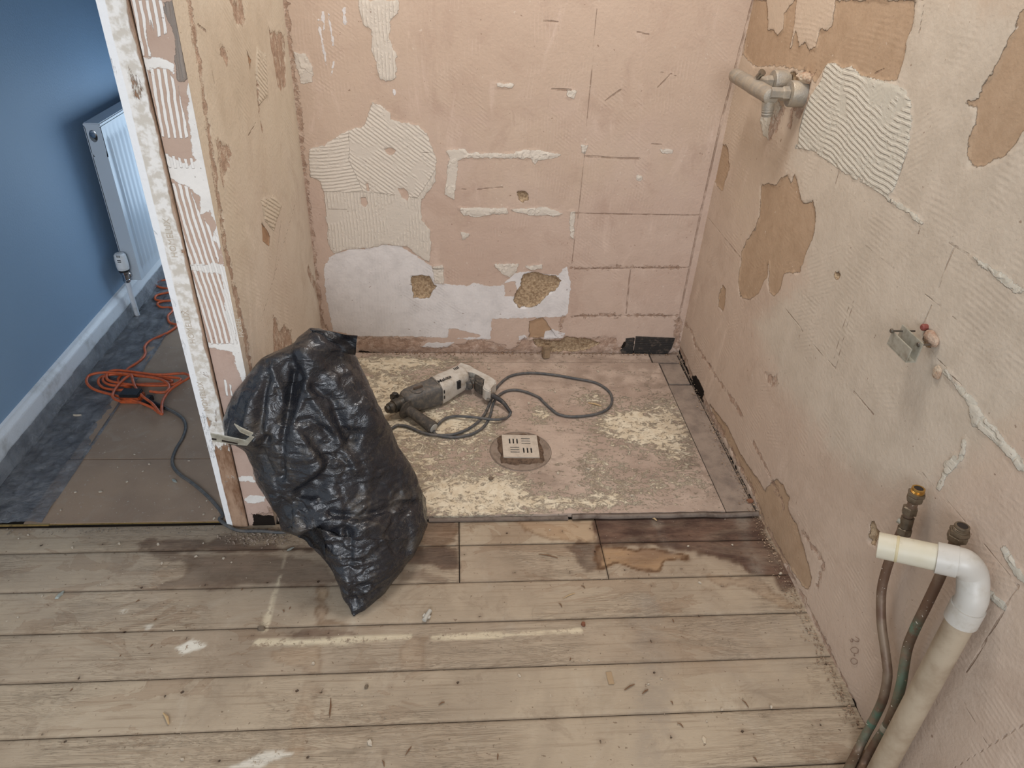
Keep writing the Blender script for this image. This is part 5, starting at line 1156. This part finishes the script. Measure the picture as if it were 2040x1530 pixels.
tag(obj('wood_block', bm, M_wood), 'small splintered wood block standing against the foot of the back wall', 'wood')
# adhesive imprint lettering on the lining
M_imp = simple('shadowed adhesive imprint', (196,184,168), .8)
def text_on(body, size, loc, rot, m, name, parent=None, ext=.0006, label=None, cat=None):
    cu = bpy.data.curves.new(name, 'FONT'); cu.body = body; cu.size = size; cu.extrude = ext; cu.align_x = 'CENTER'; cu.align_y = 'CENTER'
    t = bpy.data.objects.new('t', cu); scene.collection.objects.link(t); dg = bpy.context.evaluated_depsgraph_get(); me = bpy.data.meshes.new_from_object(t.evaluated_get(dg)); bpy.data.objects.remove(t)
    o = bpy.data.objects.new(name, me); link(o); me.materials.clear(); me.materials.append(m); o.matrix_world = Matrix.Translation(loc) @ rot
    return o
post = bpy.data.objects['trim_1']
R1 = Matrix.Rotation(math.radians(90), 4, 'X') @ Matrix.Rotation(math.radians(80), 4, 'Z')
RJ = Matrix.Rotation(math.radians(90), 4, 'X') @ Matrix.Rotation(math.radians(90), 4, 'Z')
for (u, v), s in (((377, 652), .0165), ((405, 790), .0165), ((340, 475), .0165)):
    p = on(1, 1.2838, u, v); o = text_on('HOMELUX', s, Vector(p), RJ, M_imp, 'imprint_lettering'); o.parent = post
p = on(1, YJ-.001, 478, 652); o = text_on('HOMEL', .014, Vector(p), RJ, M_imp, 'imprint_lettering'); o.parent = bpy.data.objects['wall_partition_end']
M_pen = simple('pencil', (128,104,90), .8)
Rw = Matrix.Rotation(math.radians(-90), 4, 'Z') @ Matrix.Rotation(math.radians(90), 4, 'X')
def pencil(pts, parent):
    bm = bmesh.new()
    for l in pts: add_tube(bm, [Vector(on(0, XR-.0012, u, v)) for u, v in catmull2(l)], .0005, 6)
    o = obj('pencil_numeral', bm, M_pen); o.parent = parent
def catmull2(l): return [(p.x, p.y) for p in catmull([(a, b, 0) for a, b in l], 5)]
PN = lambda l: crop(l, .3464, 1200, 1000)
pencil([PN([(1455,775),(1475,790),(1470,805),(1450,800),(1432,785),(1440,800),(1430,805),(1425,790)]), PN([(1455,835),(1472,850),(1465,870),(1440,868),(1428,850),(1440,838),(1455,835)]), PN([(1448,900),(1465,912),(1462,930),(1440,932),(1428,915),(1435,902),(1448,900)])], bpy.data.objects['wall_right'])

# ================================================================== DEBRIS
M_chipw = simple('pale plaster chip', (188,176,158), .9, 0, (176,160,140), 120, .5, .001)
M_chipg = simple('grey plastic chip', (150,156,150), .5, 0, (128,124,112), 90, .5)
M_chipb = simple('brown wood splinter', (112,82,58), .9)
M_chipl = simple('pale wood splinter', (184,156,116), .9)
M_chipt = simple('dull stone crumb', (112,98,82), .95)
def ground_z(x, y):
    if x < -.56 and y > 1.303: return .0055
    if y > 1.303: return PT+.001 if x < .722 else .0105
    return .0012
def chip(px, L, Wd, Hh, ang, m, name, label, cat, group=None, seed=0, round_=False):
    rnd = random.Random(seed); p = fl(px[0], px[1], ground_z(*fl(px[0], px[1])[:2])); bm = bmesh.new(); n = rnd.randint(5, 7)
    poly = []
    for k in range(n):
        t = 2*math.pi*k/n+rnd.uniform(-.25, .25); r = rnd.uniform(.75, 1.1); poly.append((math.cos(t)*r*L/2, math.sin(t)*r*Wd/2, 0))
    add_prism(bm, poly, (0, 0, Hh))
    for v in bm.verts:
        if v.co.z > Hh*.5: v.co.x *= rnd.uniform(.7, .95); v.co.y *= rnd.uniform(.7, .95); v.co.z *= rnd.uniform(.75, 1.1)
    o = obj(name, bm, m, ang=20); o.location = p; o.rotation_euler = (0, 0, ang); return tag(o, label, cat, group)
CH = []
i = 0
for u, v in crop([(165,48),(108,68),(693,98),(918,101),(422,120),(1298,182),(1345,205),(1008,600),(1180,95),(1820,793),(1060,1350),(245,402),(105,525),(585,335),(1138,172),(940,212)], .34314, 0, 1050) + crop([(1430,160),(70,930),(1255,1000),(1655,912),(350,1170),(680,150)], .34636, 600, 1000) + crop([(705,100),(1025,412),(560,465),(688,1195),(600,1262),(970,1180),(493,255),(748,248),(265,1048),(340,1020)], .3464, 1200, 1000):
    i += 1; rnd = random.Random(i+100); L = rnd.uniform(.0045, .0095)
    chip((u, v), L, L*rnd.uniform(.5, .9), L*.3, rnd.uniform(0, 3), M_chipw, 'plaster_chip', 'small pale plaster chip lying on the front floorboards', 'chip', 'plaster chips scattered on the floorboards', i)
for u, v in crop([(1670,340),(1730,150),(1200,555),(1380,480),(1490,610),(1440,315),(1300,640),(840,870),(1540,1110),(1400,1030),(930,320),(1700,150),(605,910),(1950,960),(1605,1000),(1900,1180),(1610,130),(760,935)], .2941, 700, 640):
    i += 1; rnd = random.Random(i+100); L = rnd.uniform(.008, .016)
    chip((u, v), L, L*rnd.uniform(.4, .8), L*.25, rnd.uniform(0, 3), M_chipw, 'plaster_chip', 'small pale chip lying on the plywood panel in the alcove', 'chip', 'pale chips scattered on the plywood panel', i)
for u, v in crop([(360,1150),(480,1148),(605,1100),(500,960),(640,970),(410,950),(900,1000),(710,1015),(680,1050),(985,1190),(970,1255),(1010,1230),(290,1235),(190,1168),(560,1030),(1030,960),(950,1220),(1020,1275)], .4183, 0, 500):
    i += 1; rnd = random.Random(i+100); L = rnd.uniform(.0045, .0095)
    chip((u, v), L, L*rnd.uniform(.5, .9), L*.3, rnd.uniform(0, 3), M_chipw, 'plaster_chip', 'small pale plaster chip lying on the hall hardboard', 'chip', 'plaster chips scattered on the hall floor', i)
def splinter(a, b, m, label, group=None, w=.0014, name='wood_splinter'):
    A = Vector(fl(*a)); B = Vector(fl(*b)); z = ground_z(A.x, A.y)+w*.6; A.z = B.z = z; bm = bmesh.new(); md = (A+B)/2+Vector((.001, .002, w*.4))
    add_tube(bm, [A, md, B], [w*.4, w, w*.5], 5); return tag(obj(name, bm, m, ang=20), label, 'splinter', group)
S6 = lambda a, b: (crop([a], .34314, 0, 1050)[0], crop([b], .34314, 0, 1050)[0]); S7 = lambda a, b: (crop([a], .34636, 600, 1000)[0], crop([b], .34636, 600, 1000)[0]); S8 = lambda a, b: (crop([a], .3464, 1200, 1000)[0], crop([b], .3464, 1200, 1000)[0])
for a, b in [S6((870,700),(890,685)),S6((895,545),(912,537)),S6((408,955),(425,942)),S6((695,755),(703,750)),S6((790,437),(812,428)),S6((1640,485),(1650,497)),S6((1680,480),(1686,468)),S6((1400,370),(1412,362)),S6((1920,1000),(1912,1090)),S7((170,1130),(165,1240)),S7((790,1172),(825,1155)),S7((600,1460),(635,1410)),S7((465,1490),(478,1525)),S7((1480,585),(1500,608)),S7((1610,485),(1632,500)),S7((1860,1085),(1918,1052)),S7((1960,1108),(1995,1082)),S7((1550,900),(1545,915)),S8((125,1085),(185,1052)),S8((228,1108),(262,1085)),S8((800,1140),(840,1185)),S8((390,1150),(405,1168)),S8((430,1275),(465,1300)),S8((400,680),(410,695)),S8((865,1470),(890,1500)),S7((1130,1450),(1128,1485))]:
    splinter(a, b, M_chipb, 'thin dark wood splinter lying on the front floorboards', 'dark wood splinters on the floorboards')
splinter(*S7((1365,303),(1475,325)), M_chipb, 'long reddish splinter on the short inset floorboard', w=.0015)
splinter(*S7((1505,558),(1575,528)), M_chipl, 'pale straw-like splinter on the floorboards right of the inset boards', w=.0012)
a, b = D7([(1600,578)])[0], D7([(1690,600)])[0]; splinter(a, b, M_chipl, 'pale wood splinter beside the right loop of the drill cord', w=.003)
splinter(*S8((280,95),(312,112)), M_chipl, 'short yellow splinter on the dark stained board', w=.003)
chip(crop([(350, 395)], .34314, 0, 1050)[0], .030, .011, .003, 1.2, M_chipg, 'plastic_chip', 'long grey-blue chip on the floorboards at the far left', 'chip', seed=3)
chip(crop([(1685, 128)], .34314, 0, 1050)[0], .022, .007, .002, .6, M_chipg, 'plastic_chip', 'pale slanting chip on the boards left of the bag', 'chip', seed=4)
chip(crop([(1518, 590)], .34314, 0, 1050)[0], .020, .012, .006, -.2, M_chipt, 'stone_crumb', 'dull grey crumb where the cream paint lines meet', 'stone', seed=5)
chip(crop([(1622, 705)], .34636, 600, 1000)[0], .012, .012, .006, .3, simple('reddish crumb', (120,76,54), .9), 'stone_crumb', 'reddish brown crumb at the right end of the cream paint line', 'stone', seed=6)
chip(crop([(375, 1065)], .34636, 600, 1000)[0], .011, .010, .005, .3, M_chipt, 'stone_crumb', 'dull crumb on the boards below the bag tip', 'stone', seed=7)
chip(crop([(397, 1388)], .34636, 600, 1000)[0], .016, .011, .004, -.9, M_chipw, 'plaster_chip', 'white flake near the bottom middle of the floor', 'chip', seed=8)
chip(crop([(945, 1068)], .2941, 700, 640)[0], .017, .013, .006, .1, M_chipt, 'stone_crumb', 'grey brown stone crumb in front of the drain', 'stone', seed=9)
chip(crop([(940, 805)], .2941, 700, 640)[0], .016, .009, .004, .5, M_chipw, 'plaster_chip', 'pale chip just left of the drain flange', 'chip', seed=10)
chip(crop([(830, 1095)], .4183, 0, 500)[0], .022, .010, .002, -.7, M_chipg, 'plastic_chip', 'pale green-grey chip beside the grey cable on the hardboard', 'chip', seed=11)
chip(crop([(370, 788)], .4183, 0, 500)[0], .026, .005, .008, .1, M_chipw, 'plaster_chip', 'thin white chip on the hall polythene', 'chip', seed=12)
chip(crop([(395, 578)], .4183, 0, 500)[0], .024, .008, .012, .9, M_chipw, 'plaster_chip', 'white sliver on the polythene left of the orange coil', 'chip', seed=13)
chip(crop([(585, 1368)], .3464, 1200, 1000)[0], .018, .010, .001, 1.5, simple('pale paper scrap', (190,174,150), .9), 'paper_scrap', 'small pale rectangular scrap on the boards near the copper pipes', 'scrap', seed=14)
chip(crop([(900, 1222)], .3268, 1200, 600)[0], .022, .016, .006, .1, simple('reddish wood piece', (124,84,62), .9), 'wood_piece', 'reddish brown wood piece at the front right corner of the alcove floor', 'wood', seed=15)
bm = bmesh.new(); x_, y_ = fl(1215, 1352)[:2]; add_box(bm, (-.006, -.014, .0008), (.006, .014, .003), Matrix.Translation((x_, y_, 0)) @ Matrix.Rotation(.03, 4, 'Z'), .0005)
tag(obj('wood_plug', bm, simple('inset wood plug', (160,136,106), .85)), 'small rectangular wood plug set in the boards right of centre', 'wood')
bm = bmesh.new(); a = Vector(fl(845, 1236, .006)); b = Vector(fl(857, 1216, .006)); add_lathe(bm, a, b-a, [(0, .0045), (.0005, .0052), ((b-a).length, .0048)], 14)
add_box(bm, (-.002, -.0085, -.001), (.006, .0085, .001), Matrix.Translation(a+(b-a)*.35) @ Matrix.Rotation(math.atan2((b-a).y, (b-a).x), 4, 'Z'))
tag(obj('wall_plug', bm, simple('pale grey plastic plug', (176,172,162), .55)), 'pale grey plastic wall plug on the boards right of the bag tip', 'wall plug')
a, b = crop([(950,1085),(982,1150)], .34314, 0, 1050)
splinter(a, b, M_chipl, 'pale grey stick on the floorboards left of centre bottom', w=.003)
# rubble heap at the foot of the post, and grit by the walls: uncountable
def grit(name, gen, n, m, label, smin, smax, seed):
    rnd = random.Random(seed); bm = bmesh.new()
    for _ in range(n):
        x, y = gen(rnd); s = rnd.uniform(smin, smax)*rnd.uniform(.5, 1); z = ground_z(x, y)
        pts = [Vector((rnd.uniform(-1, 1), rnd.uniform(-1, 1), rnd.uniform(0, 1.1)))*s for _ in range(6)]
        vs = [bm.verts.new(p+Vector((x, y, z-.0005))) for p in pts]
        try: bmesh.ops.convex_hull(bm, input=vs)
        except Exception: pass
    loose = [v for v in bm.verts if not v.link_faces]; bmesh.ops.delete(bm, geom=loose, context='VERTS')
    return tag(obj(name, bm, m, ang=10), label, 'rubble', None, 'stuff')
def g_post(r):
    p = fl(r.gauss(515, 38), r.gauss(1070, 9)); return p[0], min(p[1], 1.275)
grit('rubble', g_post, 260, simple('mixed pale rubble', (164,148,132), .95, 0, (96,80,70), 40, .8), 'fine rubble heaped on the boards at the foot of the timber lining', .0015, .006, 1)
def g_right(r):
    t = r.random(); u, v = 1352+(1722-1352)*t, 705+(1452-705)*t; p = fl(u, v); return p[0]-abs(r.gauss(0, .014))-.004, p[1]
grit('grit', g_right, 900, simple('tan grit', (168,144,120), .95, 0, (110,90,74), 60, .8), 'crumbled plaster grit along the foot of the right wall', .001, .0045, 2)
def g_back(r): return r.uniform(-.32, .78), 2.095-abs(r.gauss(0, .008))
grit('grit', g_back, 350, simple('brown grit', (150,124,100), .95, 0, (104,84,66), 60, .8), 'brown grit along the foot of the back wall', .001, .005, 3)
def g_floor(r):
    while True:
        p = fl(r.uniform(-20, 1700), r.uniform(1060, 1560))
        if p[0] < XR-.01 and p[1] < 1.29 and p[1] > .5: return p[0], p[1]
grit('grit', g_floor, 700, simple('pale specks', (184,170,150), .95, 0, (110,90,70), 8, .9), 'fine pale grit scattered over the front floorboards', .0006, .0018, 4)
def g_tray(r): return r.uniform(-.3, .72), r.uniform(1.31, 2.03)
grit('grit', g_tray, 500, simple('cream specks', (204,188,160), .95), 'fine cream crumbs scattered over the plywood panel', .0006, .0022, 5)
def g_thr(r): return r.uniform(-1.1, -.58), 1.29-abs(r.gauss(0, .012))
grit('grit', g_thr, 260, simple('grey specks', (156,146,134), .95, 0, (96,84,72), 60, .8), 'grey grit along the doorway threshold', .0008, .003, 6)
